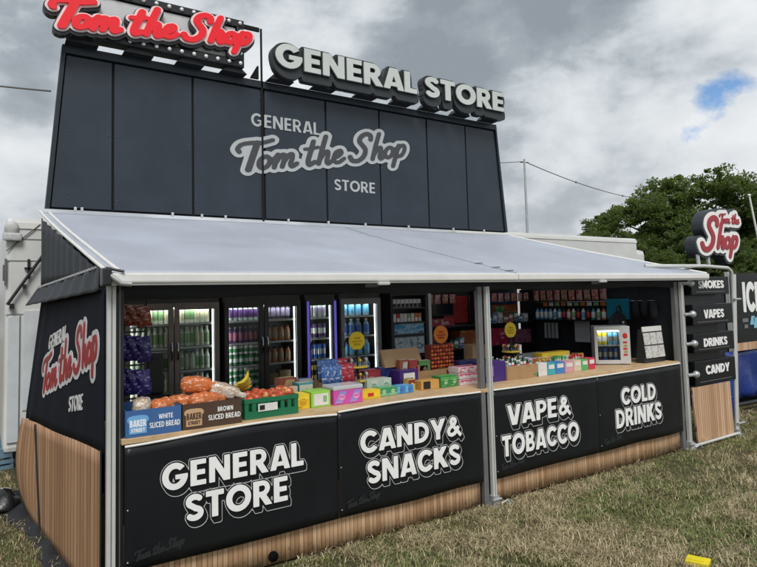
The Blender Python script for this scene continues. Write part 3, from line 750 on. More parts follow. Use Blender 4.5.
# ---- shop logo in brush script, used on the cloth, the board and the signs
LOGO_WORDS = [('tom', 0, 0, 1.), ('the', 1.66, 0, 1.), ('shop', 3.1, 0, 1.)]
LOGO = field_script(LOGO_WORDS, 40)
LOGO_L = contours(LOGO, 0); LOGO_D = sdf(LOGO)
def logo_level(d): return contours(LOGO, d, F=LOGO_D)
RED_PRINT = mat('red_print', (.30, .018, .025), .5, var=.1)
CLOTH_WHITE = mat('cloth_white_print', (.55, .55, .56), .6, var=.08)
ca, sa = math.cos(.27), math.sin(.27)
def P_cur(u, v, w):     # u grows towards the front of the stall
    U, V = u*ca-v*sa, u*sa+v*ca
    return side(1.86-U*.345, 1.19+V*.285, w, .9)
mb = MB()
solid_letters(mb, logo_level(.12), P_cur, .004, .007, 0)
solid_letters(mb, LOGO_L, P_cur, .006, .011, 1)
build('printed_logo', mb, [CLOTH_WHITE, RED_PRINT], cur)
mb = MB()
def P_flat(y0, z0, sy, sz): return lambda u, v, w: side(y0-u*sy, z0+v*sz+u*.16, w, .9)
text_fit(mb, 'GENERAL', P_flat(1.84, 1.545, 1, 1), 0, .68, 0, .13, .004, .008, 0, 24, -.03)
build('printed_words', mb, CLOTH_WHITE, cur); mb = MB()
text_fit(mb, 'STORE', P_flat(.92, 1.13, 1, 1), 0, .40, 0, .12, .004, .008, 0, 24, -.03)
build('printed_words', mb, CLOTH_WHITE, cur)

# ================================================================== counter with its plank skirt
COUNTER_WOOD = mat('pale_plywood', (.52, .36, .2), .5, var=.18, scale=9)
ct = thing('serving_counter', 'long pale wooden counter with a plank print skirt, running along the stall front', 'counter', (3.2, .4, 0))
mb = MB(); mb.box(.06, 6.30, -.03, .76, 1.028, 1.064, bev=.005); build('countertop', mb, COUNTER_WOOD, ct)
for a, b in ((.07, 3.09), (3.24, 6.29)):
    mb = MB(); mb.grid(lambda s, t: (a+s*(b-a), .022+.004*math.sin(s*23)*(1-t), .012+.01*math.sin(s*7)+t*.5), 40, 3); build('plank_skirt', mb, WOODPRINT, ct, solid=.004)
mb = MB(); mb.lathe([(.0001, 0), (.036, 0), (.036, .02), (.0001, .02)], (1.085, .0, .075), 20, axis='y'); build('rubber_plug', mb, mat('plug_black', (.004, .004, .004), .9, var=0, spec=.1), ct)
mb = MB(); mb.box(.07, 6.29, .06, .09, .0, 1.028); build('front_frame', mb, BLACK_PLASTIC, ct)
for x in (.1, 1.6, 3.1, 4.7, 6.25):
    mb = MB(); mb.box(x-.025, x+.025, .66, .71, 0, 1.027); build('leg', mb, ALU_D, ct)

# ---- four printed banners
SWEEP = {}
def banner(xa, xb, lines, label, dz):
    o = thing('banner', label, 'banner', ((xa+xb)/2, 0, .24), 0, 'black lettered banners along the counter')
    def ztop(x): return 1.045+dz(x)
    mb = MB()
    def f(s, t):
        x = xa+s*(xb-xa); z = .238+.004*math.sin(x*5)+(ztop(x)-.238)*t
        return (x, -.034+.004*math.sin(x*7+z*4)*(1-t)-.003*math.sin(x*17)*t, z)
    mb.grid(f, 40, 12); sh = build('sheet', mb, VINYL, o, solid=.005)
    mb = MB(); mb.tube([(xa+.003+(xb-xa-.006)*i/40, -.04, ztop(xa+(xb-xa)*i/40)) for i in range(41)], .0085, 8); build('piping', mb, WHITE_RAIL, o)
    for (txt, u0, u1, v0, v1) in lines:
        v0 += .012
        P = plane((0, -.036, 0), (1, 0, 0), (0, 0, 1), (0, -1, 0))
        if txt not in SWEEP:
            fl = field_sans(txt, 40, track=.03, pad=.4); D = sdf(fl); SWEEP[txt] = (fl, contours(fl, 0), sweep(fl, D, .10, -.19))
        fl, lp, SW = SWEEP[txt]; sx = (u1-u0)/fl['w']; sy = v1-v0; wq = lambda L: [[(u0+p[0]*sx, v0+p[1]*sy) for p in l] for l in L]
        mb = MB()
        out = contours(fl, .062, F=SW); inn = contours(fl, .042, F=SW)
        solid_letters(mb, wq(out+inn), P, .004, .0075, 1)
        solid_letters(mb, wq(contours(fl, -.012)), P, .006, .011, 0)
        build('lettering', mb, [WHITE_PRINT, LINE_PRINT], o)
    for x, z in ((xa+.02, .62), (xa+.02, .30)):
        mb = MB(); mb.lathe([(.0001, 0), (.004, 0), (.006, -.002), (.004, -.004), (.0001, -.004)], (x, -.0385, z), 10, axis='y'); build('eyelet', mb, STEEL, o)
    mb = MB(); P = plane((0, -.036, 0), (1, 0, 0), (0, 0, 1), (0, -1, 0))
    sx = .30/LOGO['w']; solid_letters(mb, [[(xa+.07+p[0]*sx, .30+p[0]*sx*.12+p[1]*sx) for p in lp] for lp in logo_level(.05)], P, .004, .0065); build('faint_logo', mb, FAINT_PRINT, o)
wob = lambda a, k, p: (lambda x: a*math.sin(k*x+p))
banner(.075, 1.603, [('GENERAL', .30, 1.315, .683, .868), ('STORE', .45, 1.19, .455, .645)], 'black banner lettered GENERAL STORE, left end of the counter', lambda x: -.012+.016*math.sin(3.2*x-1.6))
banner(1.609, 3.085, [('CANDY&', 1.80, 2.84, .68, .866), ('SNACKS', 1.86, 2.82, .435, .628)], 'black banner lettered CANDY & SNACKS on the counter front', lambda x: .004+.008*math.sin(3.5*x))
banner(3.24, 4.728, [('VAPE&', 3.40, 4.29, .68, .882), ('TOBACCO', 3.32, 4.40, .405, .61)], 'black banner lettered VAPE & TOBACCO beside the middle post', lambda x: -.004-.012*math.sin((x-3.24)*PI/3.05))
banner(4.734, 6.29, [('COLD', 5.12, 5.76, .665, .862), ('DRINKS', 5.01, 5.85, .43, .64)], 'black banner lettered COLD DRINKS, right end of the counter', lambda x: -.004-.012*math.sin((x-3.24)*PI/3.05))

# ================================================================== tall black sign board above the roof
BOARD = mat('board_panel', (.024, .034, .049), .36, var=.2, scale=2.2, spec=.5)
BOARD_F = mat('board_frame', (.016, .023, .032), .4, var=.15)
STEEL_D = mat('dull_screw', (.09, .10, .115), .5, .3, var=.2)
GAP = mat('gap_black', (.004, .004, .005), .9, var=0)
GREY_LET = mat('grey_lettering', (.44, .465, .48), .5, var=.06)
DARK_LET = mat('dark_lettering', (.055, .058, .066), .5, var=.08)
BZ0, BZ1 = 2.905, 4.588
def bx(e, z): t = (z-BZ0)/(BZ1-BZ0); return (-.185+.136*t) if e == 0 else (6.078-.141*t)
bd = thing('sign_board', 'tall dark grey panelled board with sloping ends standing above the roof', 'sign board', (2.95, 2.6, BZ0))
mb = MB()
def slab(mb, xa0, xb0, xa1, xb1, z0, z1, y0, y1, mi=0): mb.hexa([(xa0,y0,z0),(xb0,y0,z0),(xb0,y1,z0),(xa0,y1,z0),(xa1,y0,z1),(xb1,y0,z1),(xb1,y1,z1),(xa1,y1,z1)], mi)
slab(mb, bx(0,BZ0), bx(1,BZ0), bx(0,BZ1), bx(1,BZ1), BZ0, BZ1, 2.615, 2.66); build('backing', mb, GAP, bd)
seams = [.43, 1.26, 2.11, 2.95, 3.77, 4.58, 5.31]
edges = [None]+seams+[None]
zt = BZ1-.10
for i in range(8):
    z0, z1 = BZ0+.012, zt
    a0 = bx(0,z0)+.05 if edges[i] is None else edges[i]+.012; a1 = bx(0,z1)+.05 if edges[i] is None else edges[i]+.012
    b0 = bx(1,z0)-.04 if edges[i+1] is None else edges[i+1]-.012; b1 = bx(1,z1)-.04 if edges[i+1] is None else edges[i+1]-.012
    mb = MB(); slab(mb, a0, b0, a1, b1, z0, z1, 2.595+.002*(i % 2), 2.612); pn = build('panel', mb, BOARD, bd, bevel=.004)
    for zf in (z0+.10, (z0+z1)/2, z1-.10):
        for xf in (max(a0, a1)+.03, min(b0, b1)-.03):
            mb = MB(); mb.lathe([(.0001, 0), (.008, 0), (.008, -.004), (.0001, -.005)], (xf, 2.595+.002*(i % 2), zf), 8, axis='y'); build('screw', mb, STEEL_D, pn)
mb = MB(); slab(mb, bx(0,zt+.015), bx(1,zt+.015), bx(0,BZ1), bx(1,BZ1), zt+.015, BZ1, 2.57, 2.614)
slab(mb, bx(0,BZ0), bx(0,BZ0)+.04, bx(0,zt), bx(0,zt)+.04, BZ0, zt+.014, 2.572, 2.6135); slab(mb, bx(1,BZ0)-.03, bx(1,BZ0), bx(1,zt)-.03, bx(1,zt), BZ0, zt+.014, 2.572, 2.6135)
slab(mb, bx(1,BZ0)+.001, bx(1,BZ0)+.03, bx(1,BZ1)+.001, bx(1,BZ1)+.012, BZ0, BZ1, 2.585, 2.66)
build('frame', mb, BOARD_F, bd, bevel=.003)
for x in (.08, .14, 1.03, 1.35, 1.62, 2.40, 2.95, 3.5, 4.2, 5.0, 5.6):
    mb = MB(); mb.box(x-.012, x+.012, 2.565, 2.592, 2.885, 2.925, bev=.004); build('clip', mb, ALU, bd)
PB = plane((0, 2.594, 0), (1, 0, 0), (0, 0, 1), (0, -1, 0))
mb = MB(); text_fit(mb, 'GENERAL', PB, 1.94, 2.86, 4.02, 4.19, .0, .006, 0, 34, -.035)
for i in range(0): pass
build('lettering', mb, GREY_LET, bd)
mb = MB(); text_fit(mb, 'STORE', PB, 3.05, 3.68, 3.33, 3.485, .0, .006, 0, 34, -.035); build('lettering', mb, GREY_LET, bd)
ang = .19; cb, sb = math.cos(ang), math.sin(ang)
def P_board(u, v, w):
    k = .462; U, V = u*cb-v*sb*.3, v*.74+u*math.tan(ang)*.92
    return (1.85+U*k, 2.594-w, 3.47+V*k)
mb = MB(); solid_letters(mb, logo_level(.125), P_board, 0, .006, 0); solid_letters(mb, LOGO_L, P_board, .004, .011, 1)
build('script_logo', mb, [GREY_LET, DARK_LET], bd)
# thin mast at the third seam, tying the illuminated sign back
mb = MB(); mb.box(2.072, 2.09, 2.57, 2.594, 2.88, 5.24); mb.box(1.80, 2.05, 2.55, 2.585, 5.19, 5.235); mb.hexa([(1.93,2.555,4.60),(2.035,2.555,4.60),(2.035,2.585,4.60),(1.93,2.585,4.60),(2.02,2.555,4.76),(2.035,2.555,4.76),(2.035,2.585,4.76),(2.02,2.585,4.76)])
build('mast', mb, GAP, bd)

# ================================================================== bulb-framed red script sign
SIGN_BLACK = mat('sign_black', (.016, .018, .021), .4, var=.2)
SIGN_GREY = mat('sign_grey_face', (.58, .59, .62), .5, var=.05)
RED = mat('red_acrylic', (.9, .006, .02), .5, var=.04)
PINKWHITE = mat('pale_edge', (.84, .72, .73), .4, var=.04)
BULB = mat('white_bulb', (.9, .9, .88), .3, var=.02)
BRK = SIGN_BLACK
sg = thing('bulb_sign', 'red brush script sign on a grey box framed with white bulbs', 'sign', (.9, 2.45, 4.6))
SX0, SX1, SZ0, SZ1 = -.02, 1.80, 4.64, 5.20; YF = 2.42
mb = MB(); mb.box(SX0, SX1, YF+.02, YF+.16, SZ0, SZ1, bev=.01); build('case', mb, SIGN_BLACK, sg)
mb = MB(); mb.box(SX0+.10, SX1-.10, YF+.004, YF+.019, SZ0+.10, SZ1-.10); build('face_panel', mb, SIGN_GREY, sg)
for (a, b, c, d) in ((SX0, SX1, SZ0, SZ0+.085), (SX0, SX1, SZ1-.085, SZ1), (SX0, SX0+.085, SZ0+.086, SZ1-.086), (SX1-.085, SX1, SZ0+.086, SZ1-.086)):
    mb = MB(); mb.box(a, b, YF-.02, YF+.018, c, d, bev=.008); build('frame', mb, SIGN_BLACK, sg)
bul = MB(); bul.ball((0, 0, 0), .021, 8); bme = None
pts = [(SX0+.05+(SX1-SX0-.1)*i/13, z) for z in (SZ0+.043, SZ1-.043) for i in range(14)]+[(x, SZ0+.043+(SZ1-SZ0-.086)*i/4) for x in (SX0+.043, SX1-.043) for i in (1, 2, 3)]
bme = bul.mesh('bulb', [BULB])
for x, z in pts:
    o = bpy.data.objects.new('bulb', bme); COL.objects.link(o); o.parent = sg; o.location = Vector((x, YF-.03, z))-sg.location
PS = lambda u, v, w: (-.12+u*.381, YF-.03-w, 4.665+v*.285+u*.381*.115)
SW = sweep(LOGO, LOGO_D, .0, -.10)
mb = MB(); solid_letters(mb, [[(p[0], p[1]) for p in l] for l in contours(LOGO, .11, F=SW)], PS, -.06, .03, 0, back=True); build('letter_backing', mb, SIGN_BLACK, sg)
mb = MB(); solid_letters(mb, logo_level(.085), PS, .03, .045, 0); build('letter_border', mb, PINKWHITE, sg)
mb = MB(); solid_letters(mb, logo_level(.02), PS, .045, .065, 0); build('script_letters', mb, RED, sg)
def brackets(xs, parent, y, z0=4.588, z1=4.645, w=.11):
    for x in xs:
        mb = MB(); slab(mb, x-w-.05, x+w+.05, x-w+.02, x+w-.02, z0, z1, y-.05, y+.09); build('foot_bracket', mb, BRK, parent)
brackets((.12, .66, 1.20, 1.70), sg, 2.50, w=.10)

# ================================================================== big raised capitals beside it
gs = thing('raised_letter_sign', 'raised pale grey capitals reading GENERAL STORE along the board top', 'sign', (4.0, 2.45, 4.6))
LET_FACE = mat('letter_face', (.58, .62, .60), .45, var=.06, scale=3)
LET_BODY = mat('letter_body', (.030, .034, .038), .45, var=.15)
for txt, u0, u1, v0, v1 in (('GENERAL', 2.155, 4.235, 4.725, 5.0), ('STORE', 4.375, 5.885, 4.69, 5.02)):
    v0, v1 = 4.715, 5.005
    fl = field_sans(txt, 40, track=.02, pad=.5); D = sdf(fl); SWp = sweep(fl, D, .05, -.30, 10)
    sx = (u1-u0)/fl['w']; sy = v1-v0; P = plane((u0, 2.36, v0), (sx, 0, 0), (0, 0, sy), (0, -1, 0))
    mb = MB(); solid_letters(mb, contours(fl, .10, F=SWp), P, -.10, 0, 0, back=True); b = build('letter_body', mb, LET_BODY, gs)
    mb = MB(); solid_letters(mb, contours(fl, .035, F=D), P, 0, .03, 0); build('letter_edge', mb, LET_BODY, b)
    mb = MB(); solid_letters(mb, contours(fl, 0.), P, .03, .04, 0); build('letter_face', mb, LET_FACE, b)
brackets((2.28, 2.86, 3.48, 4.05, 4.55, 5.12, 5.68), gs, 2.48, w=.11, z1=4.66)
PCOL = {}
def PRn(n, *c, s=26): PCOL[n] = c; return mat(n, c[0], .38, var=.06)
def tone(c): return mat('print_%02d_%02d_%02d' % tuple(int(v*99) for v in c), c, .38, var=.05)
# ================================================================== fridges and stock at the back of the stall
CH = 1.064     # counter height
FR_BLACK = mat('fridge_black', (.045, .041, .038), .35, var=.2)
FR_BROWN = mat('fridge_frame', (.21, .175, .15), .35, .3, var=.15)
FR_GREY = mat('fridge_grey_frame', (.24, .24, .23), .4, .4, var=.12)
FR_IN = mat('fridge_liner', (.62, .66, .62), .4, var=.05)
FR_DARK = mat('fridge_dark_liner', (.25, .28, .3), .4, var=.1)
LED = mat('led_strip', (.9, .9, .9), .4, var=0, emit=(.9, .97, 1.), estr=2.2)
LED_ADDED = mat('led_added', (.9, .9, .9), .4, var=0, emit=(.95, .98, 1.), estr=8.)  # glow of the extra strips added inside the fridges
LED_ADDED_DIM = mat('led_added_dim', (.9, .9, .9), .4, var=0, emit=(.95, .98, 1.), estr=7.)  # weaker glow for the added side strips
LED_V = mat('violet_led', (.2, .15, .6), .4, var=0, emit=(.12, .10, .55), estr=.3)
GLASS = mat_glass('door_glass', (.93, .96, .95), .55)
CHROME = mat('chrome', (.6, .6, .62), .2, 1., var=.05)
WIRE = mat('white_wire', (.55, .56, .56), .4, .3, var=.05)
FZ = [1.725, 1.485, 1.245, 1.005, .765]
def fridge(label, x0, x1, nd, frame, liner, group, led_x, side_led=None, yF=2.1, dep=.5, H=1.99):
    o = thing('drinks_fridge', label, 'fridge', ((x0+x1)/2, yF+dep/2, 0), 0, group)
    y1 = yF+dep; t = .045
    mb = MB(); mb.box(x0, x0+t, yF+.03, y1, 0, H); mb.box(x1-t, x1, yF+.03, y1, 0, H); mb.box(x0+t, x1-t, yF+.03, y1, H-.1, H); mb.box(x0+t, x1-t, yF+.03, y1, 0, .3)
    mb.box(x0+t, x1-t, y1-.03, y1-.001, .3, H-.1, 1)
    build('cabinet', mb, [FR_BLACK, liner], o)
    for z in FZ:
        mb = MB(); mb.box(x0+t, x1-t, yF+.05, y1-.04, z-.016, z-.008, 0); mb.box(x0+t, x1-t, yF+.045, yF+.055, z-.022, z-.001, 0)
        build('shelf', mb, WIRE, o)
    w = (x1-x0)/nd
    for k in range(nd):
        a, b = x0+k*w+.004, x0+(k+1)*w-.004; f = .05
        mb = MB(); mb.box(a, a+f, yF-.01, yF+.028, .28, H-.06, bev=.004); mb.box(b-f, b, yF-.01, yF+.028, .28, H-.06, bev=.004); mb.box(a+f, b-f, yF-.009, yF+.027, H-.13, H-.06); mb.box(a+f, b-f, yF-.009, yF+.027, .28, .36)
        d = build('door', mb, frame, o)
        mb = MB(); mb.box(a+f, b-f, yF+.004, yF+.012, .36, H-.13); build('glass', mb, GLASS, d)
        hx = b-.025 if (nd == 2 and k == 0) else a+.025
        if nd == 2 or k == 0:
            mb = MB(); mb.tube([(hx, yF-.012, 1.36), (hx, yF-.045, 1.38), (hx, yF-.045, 1.52), (hx, yF-.012, 1.54)], .009, 8); build('handle', mb, CHROME, d)
    mb = MB()
    for lx in led_x: mb.box(lx-.004, lx+.004, yF+.035, yF+.05, .36, H-.13)
    if led_x: build('light_strip', mb, LED, o)
    mb = MB(); mb.box(x0+.08, x1-.08, yF+.045, yF+.075, H-.118, H-.106); build('added_top_light', mb, LED_ADDED, o)  # unseen strip behind the door head, added to brighten the stock
    mb = MB(); sl = x0+t+.004; mb.box(sl, sl+.01, yF+.036, yF+.046, .36, H-.13); build('added_side_light', mb, LED_ADDED if liner is FR_IN else LED_ADDED_DIM, o)  # another unseen strip, added behind the door frame to light the shelves
    if side_led:
        mb = MB(); mb.box(x0+.004, x0+.03, yF-.022, yF-.011, .3, H-.08); build('light_strip', mb, LED_V, o)
        mb = MB(); mb.box(x1-.03, x1-.004, yF-.022, yF-.011, .3, H-.08); build('light_strip', mb, LED_V, o)
    return o
G_F = 'glass door drinks fridges along the back'
fridge('double door fridge of white bottles, leftmost at the back', .455, 1.385, 2, FR_BROWN, FR_IN, G_F, [1.325])
fridge('double door fridge of green cans and orange brown bottles', 1.43, 2.32, 2, FR_BLACK, FR_DARK, G_F, [2.255])
fridge('narrow single door fridge edged in violet light', 2.385, 2.77, 1, FR_BLACK, FR_DARK, G_F, [2.71], True)
fridge('grey framed single door fridge of blue water packs', 2.83, 3.40, 1, FR_GREY, mat('fridge_blue_liner', (.035, .08, .12), .4, var=.1), G_F, [3.335])

def bottle_mesh(name, r, h, body, label, cap, neck=.38):
    mb = MB(); mb.lathe([(r*.8, 0), (r, .006), (r, h*.16), (r*1.01, h*.165), (r*1.01, h*.55), (r, h*.555), (r, h*.64), (r*neck, h*.86), (r*neck, h*.9), (r*neck*1.15, h*.9), (r*neck*1.15, h), (.0001, h)],
        (0, 0, 0), 10, ms=[0, 0, 0, 1, 1, 1, 0, 0, 0, 2, 2])
    return mb.mesh(name, [body, label, cap])
def can_mesh(name, r, h, body, band, top):
    mb = MB(); mb.lathe([(r*.8, 0), (r, .01), (r, h*.3), (r*1.002, h*.31), (r*1.002, h*.68), (r, h*.69), (r, h*.93), (r*.85, h), (.0001, h-.004)], (0, 0, 0), 12, ms=[2, 0, 0, 1, 1, 0, 0, 2])
    return mb.mesh(name, [body, band, top])
def stock(name, me, label, cat, group, x0, x1, n, z, y=2.20, jit=.004):
    for i in range(n):
        o = bpy.data.objects.new(name, me); COL.objects.link(o)
        o.location = (x0+(x1-x0)*(i+.5)/n+random.uniform(-jit, jit), y+random.uniform(-.012, .012), z); o.rotation_euler = (0, 0, random.uniform(0, 6))
        tag(o, label, cat, group)
c_ = lambda n, c, r=.3: mat(n, c, r, var=.06)
MILK, CREAM = c_('milk_white', (.72, .75, .62)), c_('cream_plastic', (.66, .64, .44))
GREEN, DGREEN = c_('label_green', (.25, .42, .2)), c_('can_green', (.06, .25, .10))
TIN = mat('can_tin', (.5, .5, .5), .3, .9, var=.05)
PURP, LILAC, PINK = c_('label_purple', (.10, .04, .17)), c_('lilac', (.34, .29, .43)), c_('label_pink', (.42, .13, .22))
AMBER = c_('amber_brown', (.6, .21, .08)); TAN = c_('label_tan', (.45, .3, .2)); NAVY = c_('navy', (.02, .03, .12)); BLUE = c_('label_blue', (.03, .12, .42))
GOLD = c_('gold', (.42, .28, .06)); WATER = c_('water_plastic', (.22, .38, .5), .15); SKY_ = c_('sky_label', (.12, .4, .62)); REDL = c_('label_red', (.5, .03, .03)); WHITE = c_('label_white', (.7, .7, .68)); ORANGE = c_('label_orange', (.62, .2, .03)); YEL = c_('label_yellow', (.72, .55, .04)); BLK = c_('label_black', (.015, .015, .017)); TEAL = c_('label_teal', (.03, .32, .36)); CLEAR = c_('frosted_clear', (.4, .45, .44), .2)
mk1 = bottle_mesh('bottle', .0265, .205, MILK, CREAM, CREAM, .5); mk2 = bottle_mesh('bottle', .0265, .205, MILK, GREEN, MILK, .5); mk3 = bottle_mesh('bottle', .0265, .20, MILK, c_('pale_green', (.42, .5, .36)), GREEN, .5); mk4 = bottle_mesh('bottle', .0265, .19, CREAM, MILK, BLUE, .5)
ORD = ['top', 'second', 'third', 'fourth']
KINDS_A = {0: (mk1, 'cream bottle'), 1: (mk2, 'white bottle with green label'), 2: (mk3, 'white bottle with green cap'), 3: (mk4, 'cream bottle with blue cap')}
for r, kinds in ((0, (0, 0, 1)), (1, (1, 2, 1, 0)), (2, (2, 2, 3, 1)), (3, (3, 0))):
    for a, b, side_ in ((.515, .90, 'left'), (.945, 1.305, 'right')):
        for q in range(7):
            me, d = KINDS_A[kinds[(q//2+(side_ == 'right')) % len(kinds)]]
            stock('bottle', me, '%s on the %s shelf of the leftmost fridge, %s door' % (d, ORD[r], side_), 'bottle', '%ss on the %s shelf behind the %s door of the leftmost fridge' % (d, ORD[r], side_), a+(b-a)*q/7, a+(b-a)*(q+1)/7, 1, FZ[r], 2.205, .003)
bt = bottle_mesh('bottle', .026, .19, CLEAR, PURP, LILAC); bp_ = bottle_mesh('bottle', .027, .17, PURP, PINK, LILAC); cg = can_mesh('can', .028, .105, DGREEN, WHITE, TIN); cg2 = can_mesh('can', .028, .105, WHITE, DGREEN, TIN)
stock('bottle', bt, 'clear bottle with purple label, top shelf left of the green can fridge', 'bottle', 'clear purple labelled bottles above the green cans', 1.50, 1.845, 6, FZ[0])
stock('bottle', bp_, 'purple and pink bottle, second shelf above the green cans', 'bottle', 'purple bottles above the green cans', 1.50, 1.845, 6, FZ[1])
for k, (z, me) in enumerate(((FZ[2], cg), (FZ[2]+.107, cg2), (FZ[3], cg), (FZ[3]+.107, cg2))):
    stock('can', me, 'green and white drink can, %s layer of stacked cans in the second fridge' % ['second', 'top', 'bottom', 'third'][k], 'can', 'green cans in the second fridge, %s layer' % ['second', 'top', 'bottom', 'third'][k], 1.495, 1.85, 6, z)
bd_ = bottle_mesh('bottle', .026, .19, c_('dark_cola', (.03, .02, .025)), LILAC, PURP); bo = bottle_mesh('bottle', .031, .17, AMBER, TAN, BLK, .55)
stock('bottle', bd_, 'dark bottle with lilac label on the top shelf above the orange brown bottles', 'bottle', 'dark bottles above the orange brown ones', 1.93, 2.235, 5, FZ[0])
for r in (1, 2): stock('bottle', bo, 'orange brown bottle, %s row behind the right door of the second fridge' % ['upper', 'lower'][r-1], 'bottle', 'orange brown bottles, %s row' % ['upper', 'lower'][r-1], 1.93, 2.235, 4, FZ[r])
for i, x in enumerate((1.94, 2.09)):
    mb = MB(); mb.box(x, x+.135, 2.19, 2.3, FZ[3]+.001, FZ[3]+.12+.02*i, bev=.004); tag(build('carton', mb, c_('carton_kraft', (.3, .2, .11))), ['kraft carton on the fourth shelf below the orange brown bottles, left one', 'taller kraft carton on the fourth shelf beside the light strip'][i], 'carton')
for r, (m1, m2, d) in enumerate(((CLEAR, LILAC, 'silver and lilac can'), (PURP, WHITE, 'purple can'), (BLUE, TIN, 'blue can'), (GOLD, BLK, 'gold can'))):
    me = can_mesh('can', .026, .165, m1, m2, TIN); stock('can', me, '%s in the violet lit fridge' % d, 'can', '%ss on the %s shelf of the violet lit fridge' % (d, ORD[r]), 2.445, 2.69, 4, FZ[r])
wb = bottle_mesh('bottle', .042, .2, WATER, SKY_, BLUE, .4); wb2 = bottle_mesh('bottle', .042, .2, WATER, BLUE, WHITE, .4)
for r in range(4): stock('bottle', (wb, wb2)[r % 2], 'water bottle with %s cap on the %s shelf of the grey framed fridge' % (('blue', 'white')[r % 2], ORD[r]), 'bottle', 'water bottles on the %s shelf of the grey framed fridge' % ORD[r], 2.90, 3.31, 4, FZ[r], 2.24)

# ---- tobacco gantry with two posters
tg = thing('tobacco_cabinet', 'black cabinet of small white packs above two blue posters', 'cabinet', (3.75, 2.1, 0))
mb = MB(); mb.box(3.47, 3.505, 1.98, 2.22, 0, 1.99); mb.box(4.0, 4.035, 1.98, 2.22, 0, 1.99); mb.box(3.505, 4.0, 2.19, 2.219, 0, 1.99); mb.box(3.505, 4.0, 1.98, 2.19, 1.95, 1.99)
build('case', mb, BLACK_PLASTIC, tg)
for z in (1.80, 1.62, 1.46, 1.20):
    mb = MB(); mb.box(3.506, 3.999, 1.985, 2.189, z-.02, z); build('shelf', mb, BLACK_PLASTIC, tg)
POST1 = mat_print('poster_blue', [(.02, .12, .25), (.04, .3, .5), (.35, .55, .65), (.03, .16, .32)], 9); POST2 = mat_print('poster_ice', [(.2, .36, .42), (.35, .48, .5), (.55, .62, .62), (.12, .26, .32)], 12, seed=2)
for z0, z1, m in ((1.475, 1.60, POST1), (1.225, 1.43, POST2)):
    mb = MB(); mb.box(3.53, 3.975, 1.995, 2.005, z0, z1); mb.box(3.515, 3.99, 2.0055, 2.02, z0-.01, z1+.012, 1); build('poster', mb, [m, ALU_D], tg)
for r, (z, ms) in enumerate(((1.801, [WHITE]*7), (1.621, [WHITE, REDL, WHITE, WHITE, GREEN, WHITE, ORANGE, ORANGE]))):
    n = len(ms)
    for i, m in enumerate(ms):
        mb = MB(); x = 3.53+i*.445/n; mb.box(x, x+.445/n-.008, 2.03, 2.06, z, z+.105, bev=.003); mb.box(x+.004, x+.445/n-.012, 2.0275, 2.0295, z+.005, z+.05, 1)
        o = build('small_pack', mb, [m, FAINT_PRINT if r == 0 else WHITE])
        tag(o, 'white pack in the top row of the black cabinet' if r == 0 else {WHITE: 'white pack', REDL: 'red pack', GREEN: 'green pack', ORANGE: 'orange pack'}[m]+' in the lower row of the black cabinet', 'pack', 'packs in the %s row of the black cabinet' % ['top', 'lower'][r])
mb = MB(); mb.box(4.045, 4.09, 1.97, 2.01, 0, 2.0, bev=.006); tag(build('tent_pole', mb, ALU), 'grey upright pole right of the black cabinet', 'pole')
# ---- things against the back cloth, right of the pole
def panel_thing(name, label, cat, x0, x1, z0, z1, y, m, group=None, t=.02):
    mb = MB(); mb.box(x0, x1, y-t, y, z0, z1, bev=.004); return tag(build(name, mb, m), label, cat, group)
rk = thing('back_rack', 'dark shelf rack against the back cloth behind the middle post', 'shelf', (5.3, 2.5, 0))
for x in (4.22, 5.3, 6.33):
    mb = MB(); mb.box(x-.015, x+.015, 2.3, 2.6, 0, 2.0); build('upright', mb, BLACK_PLASTIC, rk)
for z in (1.52, 1.2, .9):
    mb = MB(); mb.box(4.236, 5.284, 2.301, 2.6, z-.02, z); mb.box(5.316, 6.31, 2.301, 2.6, z-.02, z); build('shelf', mb, BLACK_PLASTIC, rk)
PR = lambda n, *c, s=16: mat_print(n, list(c), s, seed=len(n)*.37, blocky=True)
panel_thing('wall_card', 'large red card on the back cloth above the orange lollipop tower', 'card', 4.80, 5.26, 1.54, 1.93, 2.64, PR('card_red', (.3, .02, .02), (.38, .03, .03), (.25, .03, .03)))
mb = MB(); mb.box(4.38, 4.78, 2.36, 2.40, 1.66, 1.92, bev=.006); mb.box(4.40, 4.76, 2.357, 2.3595, 1.68, 1.90, 1); mb.box(4.55, 4.61, 2.40, 2.58, 1.7, 1.85)
tag(build('monitor', mb, [BLACK_PLASTIC, mat('screen_glass', (.01, .012, .015), .1, var=0)]), 'small black screen beside the red card', 'monitor')
panel_thing('wall_card', 'yellow brown card on the back cloth right of the middle post', 'card', 5.30, 5.66, 1.55, 1.93, 2.64, PR('card_ochre', (.26, .15, .03), (.3, .19, .05), (.22, .12, .04)))
panel_thing('wall_card', 'blue square card over the yellow brown one', 'card', 5.48, 5.72, 1.62, 1.90, 2.615, PR('card_blue', (.015, .05, .17), (.02, .07, .22), (.02, .04, .12)))
panel_thing('wall_card', 'orange brown card on the back cloth near the right corner', 'card', 5.74, 6.28, 1.55, 1.78, 2.64, PR('card_rust', (.3, .09, .03), (.35, .15, .06), (.2, .08, .04)))
panel_thing('wall_card', 'wide dark blue card above the orange brown one', 'card', 5.76, 6.26, 1.79, 1.97, 2.63, PR('card_navy', (.015, .03, .1), (.03, .06, .16), (.02, .03, .08)))
panel_thing('wall_card', 'small green card hanging on the orange brown card', 'card', 5.80, 5.96, 1.58, 1.75, 2.61, PR('card_green', (.04, .2, .07), (.3, .35, .2), (.05, .25, .1)))
